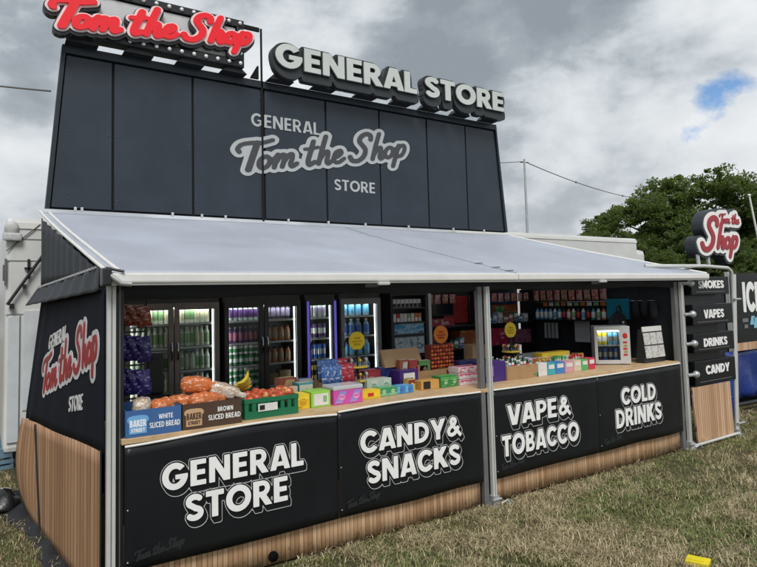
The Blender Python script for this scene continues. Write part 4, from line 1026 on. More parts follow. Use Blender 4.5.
for i, (x0, x1, z, h, m, lab) in enumerate(((4.3, 4.75, 1.522, .1, PR('bx_red', (.3, .02, .03), (.36, .05, .05), (.4, .3, .3)), 'red carton on the top rack shelf under the small screen'),
        (4.85, 5.2, 1.202, .24, PR('bx_rust', (.32, .1, .03), (.25, .07, .03), (.4, .2, .08)), 'orange brown carton on the second rack shelf left of the middle post'),
        (5.36, 5.78, 1.202, .24, PR('bx_crimson', (.3, .015, .05), (.36, .03, .08), (.5, .3, .3)), 'crimson carton on the rack right of the middle post'),
        (5.9, 6.25, 1.202, .2, PR('bx_mauve', (.2, .07, .12), (.26, .1, .15), (.15, .05, .1)), 'mauve carton on the rack near the right corner'),
        (4.3, 4.6, 1.202, .2, PR('bx_maroon', (.12, .03, .03), (.2, .05, .04), (.08, .03, .03)), 'maroon carton on the rack behind the orange lollipop tower'))):
    mb = MB(); mb.box(x0, x1, 2.32, 2.55, z, z+h, bev=.006); tag(build('carton', mb, m), lab, 'carton')
bxm = [('dark green', PR('rk_green', (.04, .16, .07), (.3, .34, .28), (.02, .1, .04), s=40)), ('white', PR('rk_white', (.5, .5, .48), (.2, .22, .3), (.55, .5, .45), s=40)), ('red', PR('rk_red', (.36, .03, .03), (.5, .4, .36), (.25, .02, .02), s=40)), ('blue', PR('rk_blue', (.03, .1, .32), (.35, .42, .5), (.02, .06, .2), s=40)), ('tan', PR('rk_tan', (.36, .22, .1), (.2, .1, .05), (.5, .4, .28), s=40))]
for z, xs, nm in ((1.522, np.arange(5.36, 6.2, .105), 'top'), (1.202, np.arange(4.62, 4.83, .1), 'second')):
    for i, x in enumerate(xs):
        k = (i*3+int(z*10)) % 5; h = .09+.03*((i*7) % 3); mb = MB(); mb.box(float(x), float(x)+.09, 2.31, 2.40, z, z+h, bev=.003); mb.box(float(x)+.012, float(x)+.078, 2.3085, 2.3098, z+h*.5, z+h*.85, 1)
        tag(build('small_box', mb, [bxm[k][1], WHITE]), '%s small box on the %s shelf of the dark back rack' % (bxm[k][0], nm), 'box', '%s small boxes on the %s rack shelf' % (bxm[k][0], nm))
def packet(name, label, cat, group, c, w, h, t, m, normal='x', tilt=0., n=8):
    mb = MB()
    for sg_ in (1, -1):
        def f(u, v):
            a, b = u-.5, v-.5; q = (1-(2*a)**4)*(1-(2*b)**4); d = sg_*t*.5*q*(1+.25*math.sin(u*9+v*7))
            p = (a*w*(1-.05*math.cos(b*PI)), d, b*h*(1-.04*math.cos(a*PI)))
            return p
        mb.grid(f, n, n)
    if normal == 'x': mb.v = [(c[0]+p[1], c[1]+p[0], c[2]+p[2]) for p in mb.v]
    else:
        cs, sn = math.cos(tilt), math.sin(tilt); mb.v = [(c[0]+p[0]*cs-p[2]*sn, c[1]+p[1], c[2]+p[0]*sn+p[2]*cs) for p in mb.v]
    return tag(build(name, mb, m), label, cat, group)
pcs = [PR('pk_pink', (.45, .14, .16), (.5, .3, .25), (.3, .08, .1), s=25), PR('pk_salmon', (.5, .22, .15), (.4, .12, .1), (.55, .4, .3), s=25), PR('pk_brown', (.25, .12, .08), (.4, .2, .12), (.5, .4, .3), s=25)]
for i, x in enumerate(np.arange(4.30, 6.25, .13)):
    k = i % 3
    if 4.7 < x < 5.3: continue
    packet('hanging_packet', '%s packet hung high on the back cloth' % ['salmon', 'pink', 'brown'][k], 'packet', '%s packets hung high on the back cloth' % ['salmon', 'pink', 'brown'][k], (float(x), 2.27, 1.89), .10, .13, .03, [PR('pk_salmon'), PR('pk_pink'), PR('pk_brown')][k], 'y')
# ---- right end wall: hanging packs, ledge with bottles, notice, turquoise board
ew = thing('wall_ledge', 'dark ledge with a hanging rail along the right end cloth', 'shelf', (6.28, 1.4, 1.5))
mb = MB(); mb.box(6.2, 6.36, .95, 2.28, 1.535, 1.55); build('ledge', mb, BLACK_PLASTIC, ew)
for z in (1.985, 1.80):
    mb = MB(); mb.tube([(6.30, .25, z), (6.30, 2.3, z)], .007, 6); build('rail', mb, CHROME, ew)
k = 0
for y in np.arange(1.02, 2.25, .135):
    packet('hanging_packet', '%s packet on the upper rail of the right end wall' % ['pink', 'salmon', 'brown'][k % 3], 'packet', '%s packets on the upper rail' % ['pink', 'salmon', 'brown'][k % 3], (6.30, float(y), 1.90), .11, .16, .03, pcs[k % 3]); k += 1
cols = [('teal', TEAL, WHITE), ('pale blue', SKY_, WHITE), ('white', WHITE, SKY_), ('dark', BLK, REDL), ('white', WHITE, GREEN), ('amber', AMBER, WHITE)]
cms = [bottle_mesh('bottle', .03, .17, a, b, BLK, .4) for _, a, b in cols]
seen_ = {}
for i, y in enumerate(np.arange(1.0, 2.25, .085)):
    kk = [5, 4, 0, 3, 2, 3, 4, 5, 3, 0, 2, 1, 1, 1, 1][i % 15]; o = bpy.data.objects.new('bottle', cms[kk]); COL.objects.link(o); o.location = (6.27, float(y), 1.551)
    tag(o, '%s bottle with %s label on the ledge of the right end wall' % (cols[kk][0], {WHITE: 'white', SKY_: 'pale blue', REDL: 'red', GREEN: 'green'}[cols[kk][2]]), 'bottle', 'bottles on the right end ledge, kind %s' % 'abcdef'[kk])
for i, y in enumerate(np.arange(1.05, 2.2, .115)):
    k = (i*2) % 3; packet('hanging_packet', '%s packet on the lower rail above the ledge bottles' % ['orange', 'white', 'green'][k], 'packet', '%s packets on the lower rail' % ['orange', 'white', 'green'][k], (6.325, float(y), 1.775), .09, .07, .02, [ORANGE, WHITE, GREEN][k])
for i, y in enumerate((1.86, 1.93, 2.0, 2.07)):
    mb = MB(); mb.box(6.29, 6.31, y-.022, y+.022, 1.27, 1.50, bev=.004); tag(build('hanging_strip', mb, c_('grey_white', (.38, .39, .38))), 'pale strip hanging below the bottle ledge at the back corner', 'strip', 'pale strips below the bottle ledge')
mb = MB(); mb.box(6.30, 6.306, 1.27, 1.53, 1.235, 1.545); mb.box(6.2985, 6.2995, 1.33, 1.47, 1.40, 1.403, 1)
for z in (1.5, 1.47, 1.44, 1.36, 1.33, 1.3): mb.box(6.2985, 6.2995, 1.30, 1.50-.02*math.sin(z*90), z, z+.006, 1)
tag(build('paper_notice', mb, [c_('grey_paper', (.5, .5, .5), .8), c_('grey_ink', (.3, .3, .3), .8)]), 'grey paper notice pinned on the right end cloth', 'notice')
mb = MB(); mb.box(6.28, 6.31, .62, .96, 1.56, 1.83, bev=.004); tag(build('display_board', mb, mat('turquoise_board', (.01, .22, .32), .4, var=.15)), 'turquoise board on the right end wall above the mini fridge', 'board')
for i, (y, z) in enumerate(((.50, 1.70), (.38, 1.72), (.26, 1.69))):
    mb = MB(); mb.tube([(6.29, y, 1.99), (6.28, y+.01, z+.1)], .006, 5); mb.lathe([(.04, -.12), (.055, -.06), (.05, .05), (.02, .1), (.001, .11)], (6.27, y, z), 8)
    tag(build('hanging_pouch', mb, BLACK_CLOTH), 'black pouch hanging from the rail above the leaflet rack', 'pouch', 'black pouches on the rail')

# ================================================================== goods on the counter
KRAFT = mat('kraft_card', (.36, .22, .11), .75, var=.12, scale=12)
def carton(name, label, cat, x0, x1, y0, d, h, m, front=None, rz=0., z=CH, group=None, tray=False, lip=None):
    """a printed carton; tray = open top with walls"""
    o = thing(name, label, cat, ((x0+x1)/2, y0+d/2, z), rz, group); w = x1-x0
    a, b, c, e = -w/2, w/2, -d/2, d/2
    def bl(nm, mb, mm, par):
        ob = bpy.data.objects.new(nm, mb.mesh(nm, mm if isinstance(mm, list) else [mm])); COL.objects.link(ob); ob.parent = par; WM[ob.name] = world(par); return ob
    mb = MB()
    if tray:
        t = .005; f = lip or h
        mb.box(a, b, c, e, .0005, t); mb.box(a, b, c, c+t, t, f); mb.box(a, b, e-t, e, t, h); mb.box(a, a+t, c+t, e-t, t, (h+f)/2); mb.box(b-t, b, c+t, e-t, t, (h+f)/2)
    else: mb.box(a, b, c, e, .0005, h, bev=min(.004, h*.1))
    body = bl('tray' if tray else 'body', mb, m, o)
    if front is None and m is not KRAFT and not isinstance(m, list) and m.name in PCOL:
        # printed face: repeated packet fronts, each a band, an emblem and two text bars
        cs = list(PCOL[m.name])+[(.62, .6, .56)]; k = (len(label)*7) % 4; n = max(1, min(4, round(w/max(h, .05)/1.15)))
        for q in range(n):
            u0, u1 = a+w*(q+.04)/n, a+w*(q+.96)/n; uw = u1-u0; mb = MB()
            if k == 0: mb.box(u0, u1, c-.0022, c-.0004, h*.06, h*.34, 0)
            elif k == 1: mb.box(u0, u0+uw*.36, c-.0022, c-.0004, h*.06, h*.94, 0)
            elif k == 2: mb.add([(u0, c-.002, h*.1), (u0+uw*.55, c-.002, h*.1), (u0+uw*.95, c-.002, h*.92), (u0+uw*.4, c-.002, h*.92)], [(0, 1, 2, 3)], 0)
            else: mb.box(u0, u1, c-.0022, c-.0004, h*.62, h*.92, 0)
            e = [(u0+uw*(.5+.02*k)+uw*.24*math.cos(2*PI*i/18), c-.0034, h*(.55-.02*k)+h*.22*math.sin(2*PI*i/18)) for i in range(18)]
            mb.add(e, [tuple(range(18))], 1)
            mb.box(u0+uw*.34, u0+uw*.72, c-.0046, c-.0036, h*.52, h*.59, 2); mb.box(u0+uw*.12, u0+uw*.5, c-.0046, c-.0036, h*.14, h*.19, 1)
            bl('front_print', mb, [tone(cs[1]), tone(cs[2]), tone(cs[0])], o)
        mb = MB(); mb.box(a+w*.08, b-w*.08, c+d*.2, c+d*.75, h+.0003, h+.0022); bl('top_print', mb, tone(cs[1]), o)
    if front:
        for q, (u0, u1, v0, v1, fm) in enumerate(front):
            mb = MB(); mb.box(a+w*u0, a+w*u1, c-.0025-.0012*q, c-.0003, h*v0, h*v1); bl('front_print', mb, fm, o)
    return o
def add_text(o, lines, m, y):
    """raised print on the front of a carton; local coordinates"""
    W = world(o); mb = MB()
    for txt, u0, u1, v0, v1, wt in lines:
        text_fit(mb, txt, lambda u, v, w: W @ Vector((u, y-w, v)), u0, u1, v0, v1, .0, .0012, 0, 16, wt)
    build('printed_words', mb, m, o)
# bread cartons with their loaf badge
for (x0, x1, m, bm_, l1, l2, lab) in ((.085, .432, mat('bread_blue', (.045, .125, .32), .5, var=.08), mat('badge_blue', (.16, .40, .72), .5, var=.04), 'WHITE', 'SLICED BREAD', 'blue bread carton lettered WHITE SLICED BREAD'),
        (.442, .85, mat('bread_brown', (.075, .042, .028), .5, var=.08), mat('badge_tan', (.55, .36, .2), .5, var=.04), 'BROWN', 'SLICED BREAD', 'brown bread carton lettered BROWN SLICED BREAD')):
    o = carton('bread_carton', lab, 'carton', x0, x1, -.02, .40, .175, m, tray=True, lip=.172, group='bread cartons at the left end of the counter')
    w = x1-x0; a = -w/2; W = world(o); c = -.20
    mb = MB(); s = .056; cx, cz = a+.075, .078
    prof = [(-1, -1), (1, -1), (1, .25), (1.22, .45), (1.22, .75), (1.0, .98), (.5, 1.08), (-.5, 1.08), (-1.0, .98), (-1.22, .75), (-1.22, .45), (-1, .25)]
    solid_letters(mb, [[(cx+p[0]*s*.95, cz+p[1]*s) for p in prof]], lambda u, v, w_: W @ Vector((u, c-.0005-w_, v)), 0, .0015); build('loaf_badge', mb, bm_, o)
    add_text(o, [('BAKER', cx-.05, cx+.05, cz-.012, cz+.032, 0.), ('STREET', cx-.042, cx+.042, cz-.045, cz-.022, 0.)], WHITE_PRINT if 'blue' in lab else m, c-.002)
    add_text(o, [(l1, a+w*.58, a+w*.85, .098, .132, -.03), (l2, a+w*.42, a+w*.98, .045, .083, -.03)], WHITE_PRINT, c-.0005)
LOAFO = mat_print('loaf_orange', [(.62, .13, .02), (.5, .17, .06), (.62, .15, .03), (.6, .16, .05), (.68, .5, .38)], 42, .12); LOAFW = mat_print('loaf_white', [(.5, .40, .29), (.62, .55, .47), (.42, .30, .2), (.7, .68, .64)], 26, .16, 3)
def loaf(label, c, L, w, h, rz, m, pitch=0., group='wrapped loaves behind the bread cartons'):
    o = thing('wrapped_loaf', label, 'bread', c, group=group, rot=Matrix.Rotation(rz, 3, 'Z') @ Matrix.Rotation(pitch, 3, 'Y'))
    W = world(o); mb = MB(); n = 16; mrings = 12; vs = []
    for i in range(mrings+1):
        t = i/mrings; x = (t-.5)*L; k = min(1, (math.sin(PI*min(1, t*1.15+.02)))**.35 if t > .5 else min(1, (t*6+.25))**.5)
        if t > .86: k = .42-.9*(t-.86)
        for j in range(n):
            q = 2*PI*j/n; y = math.copysign(abs(math.cos(q))**.6, math.cos(q))*w/2*k; z = h/2+math.copysign(abs(math.sin(q))**.65, math.sin(q))*h/2*k
            wr = 1+.05*math.sin(7*q+9*t)+.04*math.sin(23*t+3*q); vs.append(W @ Vector((x, y*wr, z*wr)))
    mb.add(vs, [(i*n+j, i*n+(j+1) % n, (i+1)*n+(j+1) % n, (i+1)*n+j) for i in range(mrings) for j in range(n)]+[tuple(range(n))[::-1], tuple(range(mrings*n, mrings*n+n))], 0, True)
    build('loaf', mb, m, o)
    mb = MB(); ex = L*.40; mb.box(ex-.004, ex+.004, -.02, .02, h/2-.014, h/2+.014); mb.v = [tuple(W @ Vector(p)) for p in mb.v]; build('clip', mb, WHITE, o)
loaf('white wrapped loaf at the far left of the counter', (.235, .22, CH+.10), .26, .12, .12, 1.3, LOAFW)
loaf('white wrapped loaf lying behind the blue bread carton', (.30, .40, CH+.03), .28, .12, .12, 1.1, LOAFW)
loaf('orange wrapped loaf just behind the blue bread carton', (.40, .19, CH+.09), .26, .12, .115, .4, LOAFO)
loaf('orange wrapped loaf between the two bread cartons', (.52, .22, CH+.09), .24, .12, .115, -.3, LOAFO)
loaf('orange wrapped loaf at the front of the brown bread carton', (.66, .14, CH+.10), .27, .12, .12, .15, LOAFO)
loaf('orange wrapped loaf lying on top of the others', (.63, .24, CH+.205), .27, .12, .115, -.35, LOAFO, .1)
loaf('clear wrapped loaf sloping down over the brown bread carton', (.80, .19, CH+.15), .30, .11, .105, -.5, LOAFW, .28)
loaf('clear wrapped loaf lying behind the pile of loaves', (.70, .42, CH+.12), .28, .12, .11, .2, LOAFW)
# green fruit crate with apples, bananas on top
GCR = mat('crate_green', (.012, .15, .07), .4, var=.12)
cr = thing('fruit_crate', 'green plastic crate of red apples on the counter', 'crate', (1.10, .25, CH))
x0, x1, y0, y1, h = .895, 1.315, .04, .44, .145
mb = MB(); mb.box(x0, x1, y0, y1, CH+.0005, CH+.008); t = .012
for (a, b, c, d) in ((x0, x1, y0, y0+t), (x0, x1, y1-t, y1), (x0, x0+t, y0+t, y1-t), (x1-t, x1, y0+t, y1-t)):
    mb.box(a, b, c, d, CH+.0085, CH+.055); mb.box(a-.003, b+.003, c-.003, d+.003, CH+.115, CH+h)
for i in range(8): mb.box(x0+(x1-x0-.03)*i/7, x0+(x1-x0-.03)*i/7+.03, y0+.001, y0+t-.001, CH+.054, CH+.116); mb.box(x0+(x1-x0-.03)*i/7, x0+(x1-x0-.03)*i/7+.03, y1-t+.001, y1-.001, CH+.054, CH+.116)
for i in range(6):
    yy = y0+t+(y1-y0-2*t-.03)*i/5; mb.box(x0+.001, x0+t-.001, yy, yy+.03, CH+.054, CH+.116); mb.box(x1-t+.001, x1-.001, yy, yy+.03, CH+.054, CH+.116)
build('crate_body', mb, GCR, cr)
mb = MB(); mb.box(x0+.10, x0+.25, y0-.006, y0-.0035, CH+.05, CH+.105); mb.box(x0+.11, x0+.15, y0-.0075, y0-.0062, CH+.06, CH+.095, 1); build('crate_label', mb, [WHITE, FAINT_PRINT], cr)
APP = mat_print('apple_skin', [(.38, .02, .02), (.45, .04, .02), (.5, .1, .04), (.6, .36, .12)], 18, .25); STEM = c_('stem', (.08, .05, .02))
am = MB(); am.lathe([(.0001, -.028), (.012, -.032), (.028, -.022), (.036, .0), (.033, .02), (.018, .03), (.005, .026), (.0001, .022)], (0, 0, 0), 14)
ame = am.mesh('apple', [APP]); sm_ = MB(); sm_.tube([(0, 0, .022), (.004, 0, .042)], .0018, 5); sme = sm_.mesh('stem', [STEM])
for i in range(18):
    r_, q = divmod(i, 6); o = bpy.data.objects.new('apple', ame); COL.objects.link(o); o.location = (x0+.05+.064*q+.02*(r_ % 2), y0+.055+.09*r_, CH+.128+.014*((i*7) % 3)); o.rotation_euler = (random.uniform(-.6, .6), random.uniform(-.6, .6), i)
    tag(o, 'red apple heaped in the green crate', 'apple', 'apples in the green crate')
    c = bpy.data.objects.new('stem', sme); COL.objects.link(c); c.parent = o
bn = thing('banana_bunch', 'bunch of yellow bananas lying on the apples', 'bananas', (1.0, .30, CH+.17))
BAN = mat('banana', (.62, .46, .035), .45, var=.2, scale=18); BTIP = c_('banana_tip', (.09, .08, .02))
for i in range(6):
    mb = MB(); pts = []
    for k in range(9):
        t = k/8; a = -.5+2.3*t; pts.append((.90+.028*i+.11*(1-math.cos(a))+.085*t, .32-.045*i*.5+.03*t, CH+.165+.105*math.sin(a*.62+.45)+.02*(i % 2)))
    pts = [(.875+.006*i+(.20-.012*i)*math.sin(.15+1.3*k/8)-.02, .38-.03*i+.03*(i-2)*k/8, CH+.168+.008*(i % 3)+(.045+.022*i)*(1-math.cos(.1+1.25*k/8))*1.15+.012*i*(1-k/8)) for k in range(9)]
    mb.tube(pts, [.006, .011, .0145, .016, .016, .015, .013, .008, .005], 8); build('banana', mb, BAN, bn)
mb = MB(); mb.tube([(1.02, .315, CH+.285), (1.028, .32, CH+.315), (1.03, .322, CH+.338)], [.016, .013, .009], 8); build('crown_stem', mb, BTIP, bn)
# row of small boxes along the front edge
YB = PRn('pr_yellow', (.72, .5, .02), (.78, .6, .05), (.6, .3, .02)); LG = PRn('pr_lime', (.3, .6, .08), (.36, .66, .12), (.2, .5, .06)); PK = PRn('pr_pink', (.6, .08, .38), (.3, .25, .62), (.7, .3, .55), (.5, .06, .4), s=16)
carton('sweet_box', 'yellow sweet box right of the green crate', 'box', 1.345, 1.475, .17, .16, .115, YB)
carton('sweet_box', 'lime green sweet box with a white front panel', 'box', 1.485, 1.655, .16, .18, .125, LG, [(.12, .88, .12, .85, WHITE), (.6, .8, .3, .7, GREEN)])
tb = carton('sweet_tub', 'clear topped pink and violet tub of sweets', 'tub', 1.675, 1.945, .14, .2, .115, PK)
mb = MB(); mb.box(1.672, 1.948, .137, .343, CH+.116, CH+.15, bev=.008); build('lid', mb, mat('clear_lid', (.5, .52, .56), .15, var=.05), tb)
carton('sweet_box', 'long yellow sweet box at the counter edge under the yellow lollipop disc', 'box', 1.965, 2.165, .21, .12, .075, YB, [(.08, .92, .2, .8, PRn('pr_yel2', (.75, .55, .03), (.5, .2, .02), (.78, .62, .1), s=60)), (.35, .65, .3, .7, REDL)])
carton('sweet_box', 'long green sweet box at the counter edge', 'box', 2.175, 2.36, .24, .12, .075, PRn('pr_green', (.04, .28, .12), (.2, .45, .25), (.5, .6, .4), s=30))
carton('sweet_box', 'long blue sweet box at the counter edge', 'box', 2.37, 2.55, .26, .12, .07, PRn('pr_blue', (.05, .22, .5), (.15, .4, .65), (.04, .14, .4), s=30))
carton('sweet_box', 'pale green and white box behind the long green one', 'box', 2.16, 2.42, .42, .13, .13, PRn('pr_palegreen', (.5, .6, .5), (.65, .68, .6), (.15, .4, .25), s=30))
PU = PRn('pr_purple', (.05, .02, .16), (.08, .03, .24), (.12, .06, .3)); 
pb = carton('chocolate_box', 'tall purple chocolate box with a white emblem panel', 'box', 2.50, 2.71, .40, .16, .185, PU, [(.2, .8, .35, .85, WHITE), (.3, .7, .5, .6, PU)])
carton('chocolate_box', 'blue violet box lying behind the tall purple chocolate box', 'box', 2.42, 2.66, .60, .13, .20, PRn('pr_indigo', (.03, .04, .22), (.05, .08, .32), (.02, .02, .14)))
carton('chocolate_box', 'red printed box behind the pale green one', 'box', 2.18, 2.42, .60, .13, .19, PRn('pr_redbox', (.4, .02, .03), (.45, .05, .06), (.5, .4, .38), (.3, .02, .04)))
carton('sweet_box', 'orange box with a black panel at the counter edge', 'box', 2.66, 2.87, .29, .13, .085, PRn('pr_orange', (.55, .3, .08), (.6, .36, .12), (.45, .2, .05)), [(.12, .5, .1, .9, BLK)])
carton('sweet_box', 'green printed box left of the middle post', 'box', 2.88, 3.09, .28, .14, .105, PRn('pr_greenbox', (.04, .22, .06), (.1, .35, .1), (.3, .5, .25), s=40))
carton('snack_tray', 'brown card tray of snacks in front of the orange lollipop tower', 'tray', 2.72, 3.10, .46, .16, .16, KRAFT, tray=True, lip=.15)
for i, z in enumerate((.0, .058, .116)):
    carton('wafer_box', 'white and pink wafer box left of the middle post, %s of the stack' % ['bottom', 'middle', 'top'][i], 'box', 3.10, 3.50, .26+.01*i, .16, .055, PRn('pr_wafer', (.65, .5, .52), (.55, .08, .16), (.7, .66, .64), s=18), z=CH+z, group='stack of white and pink wafer boxes')
carton('chocolate_box', 'dark purple box directly behind the middle post', 'box', 3.36, 3.66, .22, .16, .2, PU, [(.1, .45, .3, .8, PRn('pr_purp3', (.25, .15, .4), (.1, .04, .22), (.4, .35, .5), s=40))])
carton('chocolate_box', 'long navy box behind the white and pink wafer boxes', 'box', 3.28, 3.70, .48, .14, .20, PRn('pr_navy', (.015, .02, .09), (.03, .04, .15), (.02, .02, .07)))
carton('card_box', 'open tan card box standing behind the middle post', 'box', 3.58, 3.84, .62, .14, .34, KRAFT, tray=True, lip=.33)
# multicoloured bags in a card tray
carton('card_tray', 'brown card tray under the red and blue sweet bags', 'tray', 1.74, 2.10, .44, .2, .15, KRAFT, tray=True, lip=.13)
mcol = [mat_print('bag_red', [(.45, .02, .05), (.55, .05, .08), (.5, .03, .06), (.7, .6, .6)], 22, .2), mat_print('bag_blue', [(.05, .14, .45), (.08, .22, .55), (.06, .16, .5), (.6, .64, .7)], 22, .2, 2)]
for i in range(10):
    k = i//5; packet('sweet_bag', '%s sweet bag in the brown tray left of the yellow lollipop disc' % ['blue', 'red'][int(i % 5 > 2)], 'bag', '%s sweet bags in the brown tray' % ['blue', 'red'][int(i % 5 > 2)], (1.79+.062*(i % 5), .50+.07*k, CH+.20+.05*k), .085, .16, .045, mcol[int(i % 5 < 3)], 'y', random.uniform(-.2, .2))
for (a, b, yy, dd, hh, m_, lab) in ((1.36, 1.48, .40, .14, .15, PRn('bk_cream', (.6, .52, .36), (.4, .12, .05), (.66, .62, .5)), 'cream box behind the yellow sweet box by the green crate'),
        (1.50, 1.63, .42, .14, .165, PRn('bk_teal', (.04, .3, .33), (.6, .6, .5), (.02, .2, .24)), 'teal box standing behind the lime green sweet box'),
        (1.40, 1.56, .60, .1, .20, PRn('bk_brick', (.34, .08, .04), (.6, .4, .2), (.24, .05, .03)), 'brick red box in the third row behind the yellow sweet box'),
        (1.60, 1.72, .62, .1, .17, PRn('bk_pale', (.58, .58, .55), (.1, .2, .45), (.5, .5, .48)), 'pale box with blue print left of the brown card tray'),
        (1.96, 2.05, .54, .07, .15, PRn('bk_violet', (.22, .1, .4), (.6, .55, .2), (.18, .08, .3)), 'violet box behind the long yellow sweet box, left of the blue bars'),
        (2.52, 2.60, .30, .08, .115, PRn('bk_gold', (.5, .36, .08), (.2, .03, .03), (.6, .5, .2)), 'gold box right of the long blue sweet box'),
        (2.90, 2.98, .60, .012, .19, PRn('bk_leaf', (.2, .36, .12), (.6, .6, .4), (.12, .25, .08)), 'upright green card behind the brown snack tray'),
        (2.76, 2.90, .50, .06, .20, PRn('bk_coral', (.52, .16, .1), (.62, .5, .3), (.4, .1, .06)), 'coral snack box standing in the brown snack tray'),
        (4.16, 4.26, .42, .08, .17, PRn('bk_lilac', (.4, .32, .5), (.6, .6, .6), (.3, .2, .4)), 'lilac box behind the white box with green print'),
        (5.10, 5.20, .50, .1, .15, PRn('bk_amber', (.55, .3, .05), (.1, .05, .02), (.6, .45, .2)), 'amber box behind the small black box')):
    carton('small_box', lab, 'box', a, b, yy, dd, hh, m_)
def bar_tray(kind, x0, x1, y, h, cols, place):
    carton('bar_tray', 'open card tray of %s bars %s' % (kind, place), 'tray', x0, x1, y, .13, .05, mat('tray_'+kind.replace(' ', '_'), cols[0], .5, var=.08), tray=True, lip=.045, front=[(.1, .9, .15, .85, tone(cols[1]))])
    n = int((x1-x0-.02)/.026); mm = [mat('bar_%s_%d' % (kind.replace(' ', '_'), i), c, .25, var=.15, scale=40) for i, c in enumerate(cols)]
    for i in range(n):
        x = x0+.012+i*.026; t = random.uniform(-.012, .012); mb = MB(); hh = h+random.uniform(-.012, .012)
        mb.hexa([(x, y+.02, CH+.008), (x+.019, y+.02, CH+.008), (x+.019, y+.115, CH+.008), (x, y+.115, CH+.008), (x+t, y+.04, CH+hh), (x+.019+t, y+.04, CH+hh), (x+.019+t, y+.12, CH+hh), (x+t, y+.12, CH+hh)], 0)
        mb.add([(x+t*.5, y+.0285, CH+hh*.5), (x+.019+t*.5, y+.0285, CH+hh*.5), (x+.019+t*.85, y+.0355, CH+hh*.85), (x+t*.85, y+.0355, CH+hh*.85)], [(0, 1, 2, 3)], 1)
        tag(build('snack_bar', mb, [mm[i % 2 * 2 if len(mm) > 2 else 0], mm[1]]), '%s bar standing in the open card tray %s' % (kind, place), 'snack bar', '%s bars in their card tray' % kind)
bar_tray('blue', 1.97, 2.13, .39, .12, [(.05, .15, .45), (.6, .6, .55), (.1, .25, .55)], 'behind the long yellow sweet box')
bar_tray('red', 2.62, 2.86, .45, .125, [(.45, .03, .04), (.65, .55, .3), (.36, .02, .03)], 'behind the orange box with a black panel')
bar_tray('violet', 2.92, 3.10, .66, .16, [(.16, .05, .3), (.6, .5, .6), (.1, .03, .22)], 'below the orange lollipop tower')
bar_tray('gold', 4.30, 4.52, .345, .15, [(.5, .33, .06), (.3, .05, .03), (.6, .42, .1)], 'behind the teal box')
bar_tray('green', 4.56, 4.80, .345, .15, [(.06, .3, .1), (.6, .6, .5), (.1, .4, .14)], 'behind the pink box')
bar_tray('scarlet', 4.84, 5.06, .345, .15, [(.5, .04, .03), (.62, .6, .56), (.4, .02, .05)], 'behind the red box')
# sloping card sign behind
mb = MB(); mb.hexa([(2.46,.58,CH+.2),(2.90,.58,CH+.2),(2.90,.62,CH+.2),(2.46,.62,CH+.2),(2.46,.66,CH+.36),(2.90,.66,CH+.36),(2.90,.70,CH+.36),(2.46,.70,CH+.36)]); mb.box(2.47, 2.89, .62, .74, CH+.0005, CH+.199)
tag(build('card_box', mb, mat('pale_card', (.48, .3, .16), .7, var=.1)), 'tan card box with a sloping front below the blue posters', 'box')
for i in range(3):
    carton('snack_box', '%s snack box in front of the sloping tan card box' % ['brown and white', 'red and white', 'green and tan'][i], 'box', [2.57, 2.68, 2.80][i], [2.67, 2.78, 2.93][i], .50, .06, [.27, .26, .245][i], PRn('pr_snk%d' % i, [(.3, .1, .05), (.35, .05, .05), (.1, .25, .08)][i], (.6, .55, .5), (.2, .12, .08)))
# lollipop stands
STK = c_('stick_white', (.7, .7, .7)); LOLY = [c_('lolly_yellow', (.7, .5, .05), .2), c_('lolly_red', (.55, .03, .04), .2), c_('lolly_dark', (.02, .02, .03), .2), c_('lolly_white', (.65, .65, .62), .2), c_('lolly_orange', (.65, .2, .04), .2)]
def disc(parent, x, y, z, r, m, m2, nrm=1):
    mb = MB(); n = 48; rr = [r*(1+.018*math.cos(12*2*PI*i/n)) for i in range(n)]
    f = [(x+rr[i]*math.cos(2*PI*i/n), y-.006, z+rr[i]*math.sin(2*PI*i/n)) for i in range(n)]; b = [(p[0], y+.006, p[2]) for p in f]
    mb.add(f+b, [tuple(range(n)), tuple(range(2*n-1, n-1, -1))]+[(i, n+i, n+(i+1) % n, (i+1) % n) for i in range(n)])
    for q, (u, w) in enumerate(((.30, .36), (-.05, .62), (-.36, .4))):   # wavy printed strokes
        mb.tube([(x-r*w+2*r*w*k/12, y-.0075, z+r*(u+.11*math.sin(k*1.9+q))) for k in range(13)], r*.045, 5, 1)
    return build('disc', mb, [m, m2], parent)
def tier_stand(label, x, y, cols2, g):
    o = thing('lollipop_stand', label, 'stand', (x, y, CH), 0, g)
    mb = MB(); mb.lathe([(.075, 0), (.075, .012), (.01, .02), (.009, .40), (.0001, .401)], (x, y, CH+.001), 14); build('pole', mb, BLACK_PLASTIC, o)
    disc(o, x, y, CH+.475, .082, mat('disc_yellow', (.78, .58, .015), .4, var=.05), mat('disc_amber', (.62, .36, .02), .4, var=.05))
    for z in (.11, .235):
        mb = MB(); mb.lathe([(.02, 0), (.10, .0), (.105, .014), (.02, .012)], (x, y, CH+z), 22); build('tier', mb, YEL, o)
        for k in range(14):
            a = 2*PI*k/14; px_, py_ = x+.088*math.cos(a), y+.088*math.sin(a); m = cols2[(k*5+int(z*100)) % len(cols2)]
            mb = MB(); mb.tube([(px_, py_, CH+z+.012), (px_, py_, CH+z+.06)], .002, 4, 1); mb.ball((px_, py_, CH+z+.072), .014, 6); build('lollipop', mb, [m, STK], o)
tier_stand('two tier lollipop stand with a yellow disc before the grey framed fridge', 2.14, .55, [LOLY[2], LOLY[0], LOLY[2], LOLY[3]], 'lollipop stands on the counter')
tier_stand('two tier lollipop stand with a yellow disc right of the middle post', 4.07, .55, [LOLY[2], LOLY[0], LOLY[1], LOLY[3]], 'lollipop stands on the counter')
